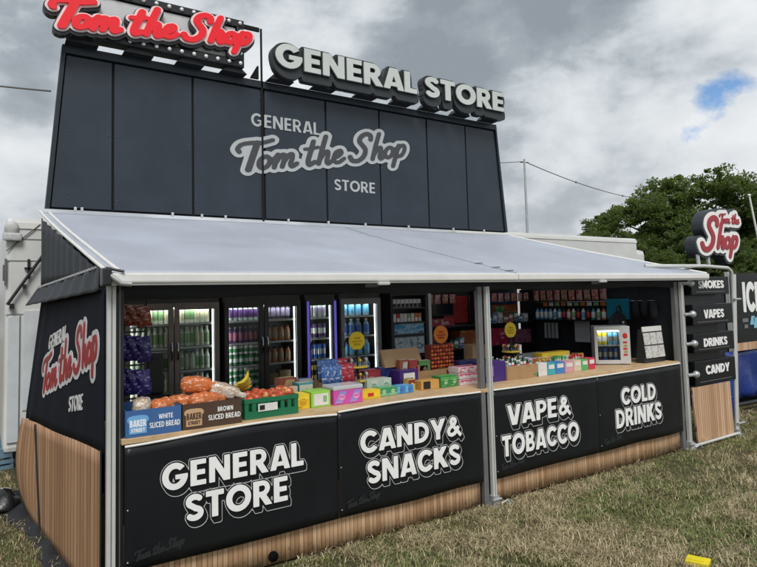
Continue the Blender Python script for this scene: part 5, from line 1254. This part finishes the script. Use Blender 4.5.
o = thing('lollipop_tower', 'orange lollipop tower with a lattice of sweets under an orange disc', 'stand', (3.15, .62, CH), 0, 'lollipop stands on the counter')
mb = MB(); mb.box(3.005, 3.295, .55, .69, CH+.001, CH+.10); mb.box(3.005, 3.295, .60, .69, CH+.101, CH+.375); build('rack', mb, c_('rack_red', (.22, .03, .02)), o)
for i in range(8):
    for j in range(7):
        mb = MB(); xx = 3.022+.0365*i; zz = CH+.125+.0385*j; mb.ball((xx, .585, zz), .0155, 6); build('lollipop', mb, LOLY[4] if (i+j) % 3 else LOLY[1], o)
disc(o, 3.15, .60, CH+.475, .088, mat('disc_orange', (.68, .2, .015), .4, var=.06), mat('disc_red', (.5, .04, .02), .4, var=.05))
mb = MB(); mb.tube([(3.15, .612, CH+.37), (3.15, .612, CH+.42)], .01, 6); build('pole', mb, BLACK_PLASTIC, o)
# right of the middle post
carton('card_tray', 'large brown card tray of small bottles right of the middle post', 'tray', 3.66, 4.08, .20, .26, .165, KRAFT, tray=True, lip=.14)
sm = [bottle_mesh('small_bottle', .017, .11, a, b, c, .5) for a, b, c in ((DGREEN, WHITE, WHITE), (BLK, REDL, BLK), (WHITE, REDL, DGREEN), (WHITE, BLUE, BLK))]
for i in range(28):
    r_, q = divmod(i, 9); kk = (i*7+r_) % 4; o = bpy.data.objects.new('small_bottle', sm[kk]); COL.objects.link(o); o.location = (3.695+.043*q, .245+.065*r_, CH+.075+.012*r_)
    tag(o, '%s small bottle in the large brown card tray' % ['green and white', 'black and red', 'white and red', 'white and blue'][kk], 'bottle', '%s small bottles in the brown tray' % ['green and white', 'black and red', 'white and red', 'white and blue'][kk])
mb = MB(); mb.box(3.68, 4.06, .225, .44, CH+.006, CH+.072); tag(build('card_insert', mb, KRAFT), 'brown card insert raising the small bottles in the tray', 'insert')
rowd = [(4.02, 4.10, .045, BLK, DGREEN, 'small dark green box at the front of the large tray'),
        (4.11, 4.24, .135, PRn('r_white', (.68, .66, .64), (.1, .4, .3), (.7, .68, .66), s=40), None, 'white box with green print, first of the bright row'),
        (4.25, 4.37, .125, PRn('r_teal', (.05, .36, .42), (.4, .6, .6), (.03, .28, .35), s=40), None, 'teal box in the bright row of boxes'),
        (4.38, 4.52, .125, PRn('r_blue', (.05, .2, .5), (.3, .5, .68), (.03, .14, .4), s=40), None, 'blue box in the bright row of boxes'),
        (4.53, 4.67, .12, PRn('r_pink', (.6, .3, .36), (.68, .5, .5), (.5, .15, .22), s=40), None, 'pink box in the bright row of boxes'),
        (4.68, 4.80, .12, PRn('r_ivory', (.6, .52, .38), (.66, .62, .5), (.3, .2, .12), s=40), None, 'ivory box in the bright row of boxes'),
        (4.81, 4.92, .12, PRn('r_green', (.08, .4, .12), (.2, .5, .2), (.5, .6, .3), s=40), None, 'green box near the right end of the bright row'),
        (4.93, 5.04, .125, PRn('r_red', (.55, .03, .08), (.62, .2, .25), (.4, .02, .05), s=40), None, 'red box at the right end of the bright row')]
for (a, b, h, m, f2, lab) in rowd: carton('small_box', lab, 'box', a, b, .20+.02*(a-4), .13, h, m, [(.15, .85, .5, .85, WHITE if f2 is None else f2)], group='bright row of boxes on the right half of the counter')
carton('display_box', 'flat yellow box lying behind the bright row', 'box', 4.52, 4.98, .52, .14, .19, YB, [(.05, .95, .55, .95, YEL)])
carton('display_box', 'flat red and white box left of the flat yellow one', 'box', 4.28, 4.62, .44, .12, .15, PRn('pr_rw', (.55, .08, .06), (.66, .6, .58), (.5, .05, .04), s=30))
carton('display_box', 'flat white box in front of the flat yellow one', 'box', 4.66, 5.06, .44, .1, .145, PRn('pr_fw', (.6, .58, .55), (.66, .64, .62), (.4, .2, .2), s=30))
mb = MB(); mb.box(4.30, 4.72, .60, .74, CH+.0005, CH+.13, bev=.01); mb.hexa([(4.32,.62,CH+.132),(4.70,.62,CH+.132),(4.70,.73,CH+.132),(4.32,.73,CH+.132),(4.34,.66,CH+.19),(4.68,.66,CH+.19),(4.68,.73,CH+.19),(4.34,.73,CH+.19)], 1)
tag(build('cash_register', mb, [BLACK_PLASTIC, mat('grey_plastic', (.16, .16, .17), .4, var=.1)]), 'dark cash register half hidden behind the flat yellow box', 'till')
carton('display_box', 'small black box with white print left of the mini fridge', 'box', 5.08, 5.22, .36, .1, .085, BLK, [(.2, .8, .3, .7, WHITE)])
# mini fridge, turned towards the aisle
mf = thing('mini_fridge', 'small silver counter fridge holding yellow and blue cans', 'fridge', (5.62, .44, CH), -.80)
SIL = mat('silver_paint', (.56, .57, .56), .35, .2, var=.05); WF = world(mf); x0, x1, y0, y1, z0, z1 = -.20, .20, -.20, .17, .012, .45
def lm(): m_ = MB(); m_.xf = WF; return m_
mb = lm(); mb.box(x0, x0+.03, y0+.03, y1, z0, z1); mb.box(x1-.03, x1, y0+.03, y1, z0, z1); mb.box(x0+.03, x1-.03, y0+.03, y1, z0, z0+.03); mb.box(x0+.03, x1-.03, y0+.03, y1, z1-.03, z1); mb.box(x0+.03, x1-.03, y1-.02, y1-.001, z0+.03, z1-.03)
for fx in (x0+.03, x1-.06):
    for fy in (y0+.04, y1-.07): mb.box(fx, fx+.03, fy, fy+.03, .0005, .0115)
build('cabinet', mb, SIL, mf)
xr = x1-.115
mb = lm(); mb.box(x0, x0+.035, y0, y0+.029, z0, z1, bev=.004); mb.box(xr, x1, y0, y0+.029, z0, z1, bev=.004); mb.box(x0+.035, xr, y0+.001, y0+.028, z1-.045, z1); mb.box(x0+.035, xr, y0+.001, y0+.028, z0, z0+.045)
d = build('door', mb, SIL, mf); mb = lm(); mb.box(x0+.035, xr, y0+.012, y0+.017, z0+.045, z1-.045); build('glass', mb, GLASS, d)
mb = lm(); mb.ball((x1-.055, y0-.001, z1-.11), .028, 8, 0, (1, .08, 1.25))
for i, z in enumerate((.24, .2, .165, .13, .095)): mb.box(x1-.08+.006*(i % 2), x1-.035, y0-.003, y0-.0006, z0+z, z0+z+.022, i % 2)
build('door_print', mb, [REDL, GOLD], d)
mb = lm(); mb.box(x0+.03, xr-.002, y0+.06, y1-.03, z0+.205, z0+.213); build('shelf', mb, WIRE, mf)
mb = lm(); mb.box(x0+.04, xr-.01, y0+.034, y0+.05, z1-.062, z1-.05); build('added_top_light', mb, LED_ADDED, mf)
mb = lm(); mb.box(xr+.002, x1-.031, y0+.032, y1-.021, z0+.031, z1-.031); build('side_duct', mb, SIL, mf)
for r_, z in enumerate((z0+.214, z0+.031)):
    for q in range(4):
        top = r_ == 0; cc = (YEL if q < 2 else SKY_) if top else (BLUE if q % 2 else NAVY)
        o = bpy.data.objects.new('can', can_mesh('can', .027, .15, cc, WHITE if top and q < 2 else TIN, TIN)); COL.objects.link(o); o.location = WF @ Vector((x0+.066+.06*q, y0+.10, z))
        nm = ('yellow' if q < 2 else 'pale blue') if top else ('blue' if q % 2 else 'navy'); tag(o, '%s can on the %s shelf of the mini fridge' % (nm, 'upper' if top else 'lower'), 'can', '%s cans in the mini fridge' % nm)
# black bag and leaflet rack
mb = MB()
def bagf(u, v):
    a = 2*PI*u; k = (1-abs(2*v-1)**3.2)**.5 if 0 < v < 1 else .02; k *= 1-.25*v
    return (6.06+.20*math.cos(a)*k+.02*math.sin(3*a+5*v), .64+.10*math.sin(a)*k, CH+.005+.60*v+.012*math.sin(5*a))
mb.grid(bagf, 28, 14); mb.ball((6.03, .535, CH+.47), .016, 6, 1); mb.tube([(6.02, .6, CH+.58), (6.0, .6, CH+.66), (6.08, .62, CH+.69), (6.12, .62, CH+.6)], .012, 6, 2)
tag(build('holdall', mb, [BLACK_CLOTH, WHITE, BLACK_CLOTH]), 'black soft bag slumped between the mini fridge and the leaflet rack', 'bag')
lr = thing('leaflet_rack', 'white leaflet rack of six leaflets at the right end of the counter', 'rack', (6.03, .16, CH))
mb = MB(); mb.hexa([(5.83,.12,CH+.001),(6.24,.12,CH+.001),(6.24,.24,CH+.001),(5.83,.24,CH+.001),(5.83,.16,CH+.40),(6.24,.16,CH+.40),(6.24,.20,CH+.40),(5.83,.20,CH+.40)]); build('stand', mb, BLACK_PLASTIC, lr)
LP_ = mat_print('leaflet_print', [(.58, .58, .56), (.5, .5, .49), (.36, .37, .39), (.6, .58, .5)], 42, .6, blocky=True)
mb = MB(); mb.hexa([(5.84,.14,CH+.37),(6.23,.14,CH+.37),(6.23,.150,CH+.37),(5.84,.150,CH+.37),(5.84,.145,CH+.43),(6.23,.145,CH+.43),(6.23,.155,CH+.43),(5.84,.155,CH+.43)]); build('header_card', mb, WHITE, lr)
for r_ in range(2):
    for q in range(3):
        z = CH+.06+.155*r_; x = 5.845+.13*q; yy = .105+.016*r_; mb = MB(); mb.hexa([(x,yy,z),(x+.12,yy,z),(x+.12,yy+.008,z),(x,yy+.008,z),(x,yy+.016,z+.14),(x+.12,yy+.016,z+.14),(x+.12,yy+.024,z+.14),(x,yy+.024,z+.14)])
        build('leaflet', mb, LP_, lr)
# crisp bags at the far left
CRP = mat_print('crisp_purple', [(.018, .014, .10), (.028, .02, .16), (.02, .016, .12), (.22, .2, .45)], 26, .13); CRR = mat_print('crisp_red', [(.3, .03, .02), (.22, .03, .02), (.3, .1, .05), (.5, .4, .3)], 34, .25)
mb = MB(); mb.box(.10, .125, .50, .52, CH+.001, 1.97); mb.box(.31, .325, .50, .52, CH+.001, 1.97)
for z in (1.95, 1.72, 1.48, 1.24): mb.box(.1255, .3095, .505, .515, z-.006, z+.006)
tag(build('packet_rack', mb, BLACK_PLASTIC), 'thin black rack of crisp packets at the left end of the counter', 'rack')
for r_, (z, m, nm) in enumerate(((1.85, CRR, 'red packet hanging on the top bar of the thin rack'), (1.615, CRP, 'purple packet hanging on the second bar of the thin rack'), (1.375, CRP, 'purple packet hanging on the third bar of the thin rack'))):
    for q in range(3):
        packet('crisp_packet', nm, 'packet', nm.replace('packet hanging', 'packets'), (.15+.068*q, .465-.02*q, z-.01*q), .105, .185 if r_ else .15, .06, m, 'y', .12*(q-1))
mb = MB(); mb.box(.47, .60, 1.18, 1.30, CH+.10, 1.51, bev=.01); mb.box(.475, .595, 1.17, 1.1795, CH+.12, 1.49, 1); mb.box(.44, .64, 1.12, 1.4, .0, CH+.099)
tag(build('speaker_box', mb, [BLACK_PLASTIC, mat('dark_mesh', (.03, .03, .03), .7, var=.3, scale=300)]), 'tall dark box standing before the leftmost fridge', 'box')
# ================================================================== menu tower right of the stall
mt = thing('menu_tower', 'pipe framed tower of four black word panels above a wood print panel', 'sign', (7.05, 0, 0))
def pipe(parent, pts, r=.024, m=ALU, name='pipe', n=10):
    mb = MB(); mb.tube(pts, r, n); return build(name, mb, m, parent)
pipe(mt, [(7.53, -.02, .02), (7.67, -.02, 1.9), (7.67, -.02, 2.08), (7.64, -.02, 2.16), (7.56, -.02, 2.20), (7.0, -.02, 2.22), (6.2, .3, 2.235)], .025, ALU)
pipe(mt, [(7.74, .08, .02), (7.92, .08, 2.12)], .024, ALU)
pipe(mt, [(6.43, -.05, .035), (7.53, -.05, .04)], .018, ALU)
for z in (1.78, .16): pipe(mt, [(7.5+.07*z, -.05, z), (7.66+.07*z, -.05, z)], .016, STEEL, 'clamp')
mb = MB(); mb.box(6.56, 7.36, .05, .075, .72, 2.06); build('back_panel', mb, BLACK_PLASTIC, mt)
PM = plane((0, -.041, 0), (1, 0, 0), (0, 0, 1), (0, -1, 0))
for txt, z0, z1, x0, x1, t0, t1, u0, u1 in (('SMOKES', 1.855, 2.085, 6.63, 7.53, 1.935, 2.035, 6.78, 7.39), ('VAPES', 1.475, 1.735, 6.63, 7.585, 1.555, 1.665, 6.87, 7.35), ('DRINKS', 1.135, 1.37, 6.61, 7.575, 1.20, 1.305, 6.83, 7.39), ('CANDY', .735, 1.03, 6.60, 7.565, .855, .965, 6.84, 7.40)):
    mb = MB(); mb.box(x0, x1, -.04, .048, z0, z1, bev=.008); p = build('word_panel', mb, VINYL, mt)
    mb = MB(); text_fit(mb, txt, PM, u0, u1, t0, t1, .001, .006, 0, 34, .0); build('lettering', mb, WHITE_PRINT, p)
    mb = MB(); P2 = lambda a, b, c, d: mb.box(a, b, -.0425, -.0405, c, d)
    P2(x0+.10, x1-.12, z0+.035, z0+.04); build('rule_line', mb, c_('thin_grey', (.2, .2, .2)), p)
for z in (2.0, 1.62, 1.26, .885):
    mb = MB(); mb.tube([(6.41, -.05, z), (6.56, -.07, z)], .022, 8); mb.ball((6.57, -.07, z), .045, 8); build('pipe_clamp', mb, STEEL, mt)
mb = MB(); mb.hexa([(6.60,-.03,.05),(7.45,-.03,.05),(7.45,-.01,.05),(6.60,-.01,.05),(6.53,-.03,.72),(7.42,-.03,.72),(7.42,-.01,.72),(6.53,-.01,.72)]); build('wood_print_panel', mb, WOODPRINT_END, mt)
for x in (6.43, 7.53):
    mb = MB(); mb.box(x-.05, x+.05, -.08, .04, .001, .03); mb.box(x-.03, x+.03, -.06, 0, .03, .09); build('foot', mb, STEEL, mt)
# round red lettered sign on two stubs
rs = thing('script_sign', 'red script sign on a white lettered plate above the word panels', 'sign', (7.3, .1, 2.24))
for x in (6.98, 7.22): pipe(rs, [(x, .04, 2.20), (x, .06, 2.48)], .024, STEEL, 'stub')
SH = field_script([('bigs', -.06, -.04, 1.10), ('hop', .08, 0, .90), ('tom', 1.08, .92, .34), ('the', 1.66, .92, .34)], 44, fat=.76); SHL = contours(SH); SHD = sdf(SH)
def P_rs(u, v, w): return (7.0+u*.47, .02-w, 2.455+v*.375+u*.008)
mb = MB(); solid_letters(mb, contours(SH, .20, F=SHD), P_rs, -.15, 0, 0, back=True); build('plate_body', mb, mat('sign_side', (.03, .036, .045), .45, var=.12), rs)
mb = MB(); solid_letters(mb, contours(SH, .13, F=SHD), P_rs, 0, .012, 0); build('white_plate', mb, WHITE_PRINT, rs)
mb = MB(); solid_letters(mb, SHL, P_rs, .012, .024, 0); build('script_letters', mb, mat('deep_red', (.33, .008, .02), .35, var=.06), rs)
# ================================================================== ice stall beyond
ice = thing('ice_stall', 'black ICE stall front with a wood print band and blue sheet below', 'market stall', (11, .8, 0))
mb = MB(); mb.box(9.28, 13.2, .8, .83, 1.06, 2.18); build('banner', mb, VINYL, ice)
mb = MB(); text_fit(mb, 'ICE', plane((0, .8, 0), (1, 0, 0), (0, 0, 1), (0, -1, 0)), 9.56, 10.17, 1.54, 2.03, .001, .007, 0, 34, .0)
build('lettering', mb, WHITE_PRINT, ice)
mb = MB(); mb.hexa([(9.74,.792,1.33),(9.86,.792,1.33),(9.86,.798,1.33),(9.74,.798,1.33),(9.80,.792,1.47),(9.90,.792,1.47),(9.90,.798,1.47),(9.80,.798,1.47)]); mb.box(9.861, 10.1, .792, .798, 1.27, 1.44); build('blue_arrow', mb, mat('arrow_blue', (.2, .5, .66), .5, var=.05), ice)
mb = MB(); mb.box(9.50, 9.68, .792, .798, 1.38, 1.44); mb.box(9.55, 9.66, .792, .798, 1.28, 1.34); build('small_print', mb, c_('dim_print', (.16, .17, .18)), ice)
mb = MB(); mb.box(9.28, 13.2, .805, .84, .93, 1.055); build('wood_print_band', mb, WOODPRINT_END, ice)
BLUE_T = mat('blue_tarp', (.012, .035, .20), .35, var=.3, scale=3, bump=.5, bscale=7)
mb = MB(); mb.grid(lambda s, t: (9.0+s*4, .86+.03*math.sin(s*60)*(1-t)+.02*math.sin(s*23+t*5), .16+t*.77), 60, 8); build('blue_sheet', mb, BLUE_T, ice, solid=.004)
mb = MB(); mb.box(9.0, 13.0, .95, 3.4, .2, 2.1); build('inner_box', mb, mat('dark_inside', (.02, .022, .03), .8, var=.2), ice)
for x in (9.3, 11.2, 13.1):
    mb = MB(); mb.box(x-.03, x+.03, .86, .92, 0, 2.2); build('post', mb, ALU, ice)
mb = MB(); mb.tube([(8.9, .75, .12), (10.6, .7, .10)], .035, 8); tag(build('drain_pipe', mb, BLACK_PLASTIC), 'black pipe lying on the grass along the ice stall', 'pipe')
mb = MB(); mb.tube([(9.42, .5, .0), (9.45, .52, .26)], [.05, .035], 10); mb.tube([(9.45, .52, .2), (9.75, .5, .24), (10.1, .5, .30)], .025, 8)
tag(build('standpipe', mb, WHITE_RAIL), 'white standpipe with a hose arm in front of the ice stall', 'pipe')
mb = MB(); mb.lathe([(.16, 0), (.18, .04), (.18, .78), (.15, .84), (.06, .86), (.0001, .86)], (8.62, .7, .0), 18); mb.lathe([(.183, 0), (.183, .03)], (8.62, .7, .3), 18); mb.lathe([(.183, 0), (.183, .03)], (8.62, .7, .56), 18)
tag(build('blue_barrel', mb, mat('barrel_blue', (.012, .05, .26), .35, var=.15)), 'blue plastic barrel behind the word panel tower', 'barrel')
# ================================================================== lorry bodies behind
TRW = mat('trailer_white', (.62, .63, .62), .4, var=.10, scale=1.2); TRG = mat('trailer_seal', (.12, .12, .12), .6, var=.2)
def lorry(name, label, x0, x1, y0, y1, z0, z1, wheels, part_fn=None):
    o = thing(name, label, 'trailer', ((x0+x1)/2, (y0+y1)/2, 0))
    mb = MB(); mb.box(x0, x1, y0, y1, z0, z1, bev=.05); build('body', mb, TRW, o)
    mb = MB(); mb.box(x0+.02, x1-.02, y0-.012, y0-.002, z1-.11, z1-.05); build('roof_rail', mb, WHITE_RAIL, o)
    mb = MB(); mb.box(x0+.1, x1-.1, y0+.3, y1-.3, z0-.12, z0-.001); build('chassis', mb, BLACK_PLASTIC, o)
    for wx in wheels:
        for wy in (y0+.12, y1-.37):
            mb = MB(); mb.lathe([(.0001, 0), (.25, .0), (.36, .03), (.36, .22), (.25, .25), (.0001, .25)], (wx, wy, .361), 24, axis='y'); w = build('wheel', mb, BLACK_PLASTIC, o)
            mb = MB(); mb.lathe([(.0001, -.01), (.2, -.01), (.2, -.001)], (wx, wy, .361), 20, axis='y'); build('rim', mb, STEEL, w)
    return o
tr = lorry('show_trailer', 'white trailer directly behind the stall, its left end showing beside the side curtain', -.50, 6.1, 2.95, 5.2, .5, 2.84, (1.5, 4.6))
mb = MB()
for z in (2.62, 2.40, 1.86): mb.box(-.49, .3, 2.944, 2.949, z, z+.008)
mb.box(-.375, -.36, 2.944, 2.949, .55, 1.86); build('panel_seam', mb, c_('seam_grey', (.25, .26, .27)), tr)
mb = MB(); mb.box(-.47, -.37, 2.93, 2.9495, .6, 1.84, bev=.006); mb.box(-.34, -.05, 2.938, 2.9495, .9, 1.9, bev=.006); build('door_panel', mb, mat('panel_bluish', (.55, .59, .62), .35, var=.08), tr)
mb = MB(); mb.box(-.31, -.285, 2.925, 2.937, 2.22, 2.42, bev=.004); mb.box(-.335, -.26, 2.925, 2.937, 2.31, 2.335); build('latch', mb, BLACK_PLASTIC, tr)
mb = MB(); mb.tube([(-.48, 2.9, 1.96), (-.15, 2.9, 2.50)], .015, 8); mb.box(-.46, -.42, 2.88, 2.94, 1.92, 1.97); mb.box(-.35, -.32, 2.88, 2.94, 2.12, 2.16); build('stay_arm', mb, BLACK_PLASTIC, tr)
mb = MB(); mb.ball((-.45, 2.93, 2.73), .075, 10, 0, (.85, .5, 1.0)); mb.box(-.52, -.36, 2.88, 2.949, 2.60, 2.68, bev=.02); build('air_vent', mb, mat('vent_grey', (.5, .51, .51), .6, var=.2, scale=20), tr)
mb = MB(); mb.tube([(-.49, 2.935, 2.50), (-.2, 2.935, 2.78)], .006, 6); build('cable', mb, TRG, tr)
mb = MB(); mb.box(-.505, -.485, 2.93, 2.948, 2.15, 2.42); mb.box(-.52, -.505, 2.93, 2.97, 2.2, 2.36, bev=.004); build('marker_lamp', mb, TRG, tr)
l2 = lorry('lorry_body', 'long cream white lorry body behind the right end of the roof', 6.65, 12.25, 4.5, 7.0, .6, 3.2, (8, 10.8))
mb = MB(); mb.box(12.27, 12.75, 4.62, 6.9, .8, 2.95, bev=.12); build('cab', mb, TRW, l2)
# ================================================================== left background
FENCEW = mat_planks('fence_plank', 2, .16, (.26, .15, .085), (.05, .03, .02), (.34, .21, .12))
fn = thing('plank_hut', 'brown planked hut with a white fascia at the left edge', 'hut', (-3, 6.8, 0))
mb = MB(); mb.box(-5.2, -.2, 6.4, 9.5, .0, 1.52); build('wall', mb, FENCEW, fn)
mb = MB(); mb.box(-5.3, -.1, 6.3, 9.6, 1.521, 1.80); build('fascia', mb, TRW, fn)
mb = MB(); mb.hexa([(-5.35,6.25,1.801),(-.05,6.25,1.801),(-.05,9.65,1.801),(-5.35,9.65,1.801),(-5.35,7.6,2.15),(-.05,7.6,2.15),(-.05,8.3,2.15),(-5.35,8.3,2.15)]); build('roof', mb, GREY_CLOTH, fn)
# stacked pale blue crates and odds and ends on the grass at the left
PB_ = mat('crate_blue', (.16, .27, .36), .5, var=.15)
def plastic_crate(label, x, y, z, rz=0):
    o = thing('stacking_crate', label, 'crate', (x, y, z), rz, 'pale blue crates at the left of the stall'); W = world(o)
    mb = MB()
    for zz in (0.001, .07, .14): mb.box(-.25, .25, -.17, -.155, zz, zz+.045); mb.box(-.25, .25, .155, .17, zz, zz+.045); mb.box(-.25, -.235, -.154, .154, zz, zz+.045); mb.box(.235, .25, -.154, .154, zz, zz+.045)
    for sx in (-.245, .225):
        for sy in (-.165, .145): mb.box(sx, sx+.02, sy, sy+.02, .0005, .19)
    mb.box(-.23, .23, -.15, .15, .003, .012); mb.v = [tuple(W @ Vector(p)) for p in mb.v]; build('crate_body', mb, PB_, o)
    mb = MB(); mb.box(-.08, .08, -.176, -.171, .145, .175); mb.v = [tuple(W @ Vector(p)) for p in mb.v]; build('grip', mb, BLACK_PLASTIC, o)
plastic_crate('pale blue crate on the grass, lower of the stacked pair', -.62, 4.7, 0, .2)
plastic_crate('pale blue crate lying on top of the other pale blue crate', -.64, 4.7, .195, .25)
plastic_crate('pale blue crate standing alone by the trailer wheel', -.55, 5.6, 0, -.3)
mb = MB(); mb.lathe([(.06, 0), (.075, .02), (.085, .09), (.088, .1), (.07, .1), (.06, .03), (.0001, .03)], (-.50, 3.2, .0), 18); tag(build('white_bucket', mb, mat('scuffed_white', (.4, .41, .42), .6, var=.2)), 'scuffed white plastic bucket on the grass at the left edge', 'bucket')
mb = MB()
def tarp(u, v):
    y = .3+u*2.9; w = (.10+.26*u)*(1+.15*math.sin(u*9)); x = -.10-.16*u-.02+.06-(w)*v; return (x, y, .012+.05*math.sin(PI*v)**.8*(.4+.6*u)+.015*math.sin(u*31+v*5)*math.sin(PI*v))
mb.grid(tarp, 60, 12); tag(build('ground_sheet', mb, BLACK_CLOTH), 'crumpled black sheet lying on the grass along the side curtain', 'tarpaulin')
mb = MB()
def sack(u, v):
    a = 2*PI*u; k = math.sin(PI*min(.999, max(.001, v*.9+.1)))**.5*(1-.35*v); return (-.50+.17*math.cos(a)*k+.015*math.sin(4*a), 2.75+.22*math.sin(a)*k, .002+.20*v+.02*math.sin(3*a+v*6))
mb.grid(sack, 28, 10); tag(build('rubbish_sack', mb, mat('sack_black', (.012, .012, .013), .3, var=.2, bump=.5, bscale=12)), 'black sack on the grass behind the side curtain', 'sack')
# yellow block on the grass, poles and wires
mb = MB(); mb.xf = Matrix.Translation((3.47, -1.80, 0)) @ Matrix.Rotation(.35, 4, 'Z'); mb.box(-.06, .06, -.075, .075, .001, .038, bev=.006); mb.box(-.035, .035, -.045, .045, .0385, .045, bev=.002)
tag(build('yellow_block', mb, mat('yellow_plastic', (.75, .62, .01), .45, var=.08)), 'bright yellow plastic block lying on the grass', 'block')
mb = MB(); mb.tube([(20.0, 5.55, 4.95), (20.95, 5.35, 0)], [.03, .045], 8); mb.ball((20.0, 5.55, 4.98), .05, 6)
tag(build('flagpole', mb, WHITE_RAIL), 'thin white pole leaning before the trees at the right edge', 'pole')
wp = thing('wire_pole', 'thin grey pole carrying a sagging cable above the lorry body', 'pole', (17.6, 13.1, 0))
mb = MB(); mb.tube([(17.6, 13.1, 0), (17.6, 13.1, 7.5)], [.07, .04], 8); build('pole', mb, STEEL, wp); mb = MB(); mb.tube([(17.45, 13.2, 7.38), (17.75, 13.0, 7.38)], .03, 6); build('crossbar', mb, STEEL, wp)
def cable(label, a, b, sag, r=.018):
    mb = MB(); a, b = Vector(a), Vector(b)
    mb.tube([a.lerp(b, i/30)-Vector((0, 0, sag*4*(i/30)*(1-i/30))) for i in range(31)], r, 6)
    for i in (9, 20): p = a.lerp(b, i/30)-Vector((0, 0, sag*4*(i/30)*(1-i/30))); mb.ball(p, .05, 6)
    tag(build('overhead_cable', mb, TRG), label, 'cable')
cable('cable sagging from the thin grey pole down to the trees', (17.6, 13.1, 7.4), (33.9, 17.8, 7.6), .3)
cable('cable running from the thin grey pole behind the sign board', (17.6, 13.1, 7.4), (9.0, 14.5, 6.9), .15, .014)
cable('cable crossing the sky left of the sign board', (-.1, 3.2, 4.28), (-6.5, 12, 7.6), .25, .010)
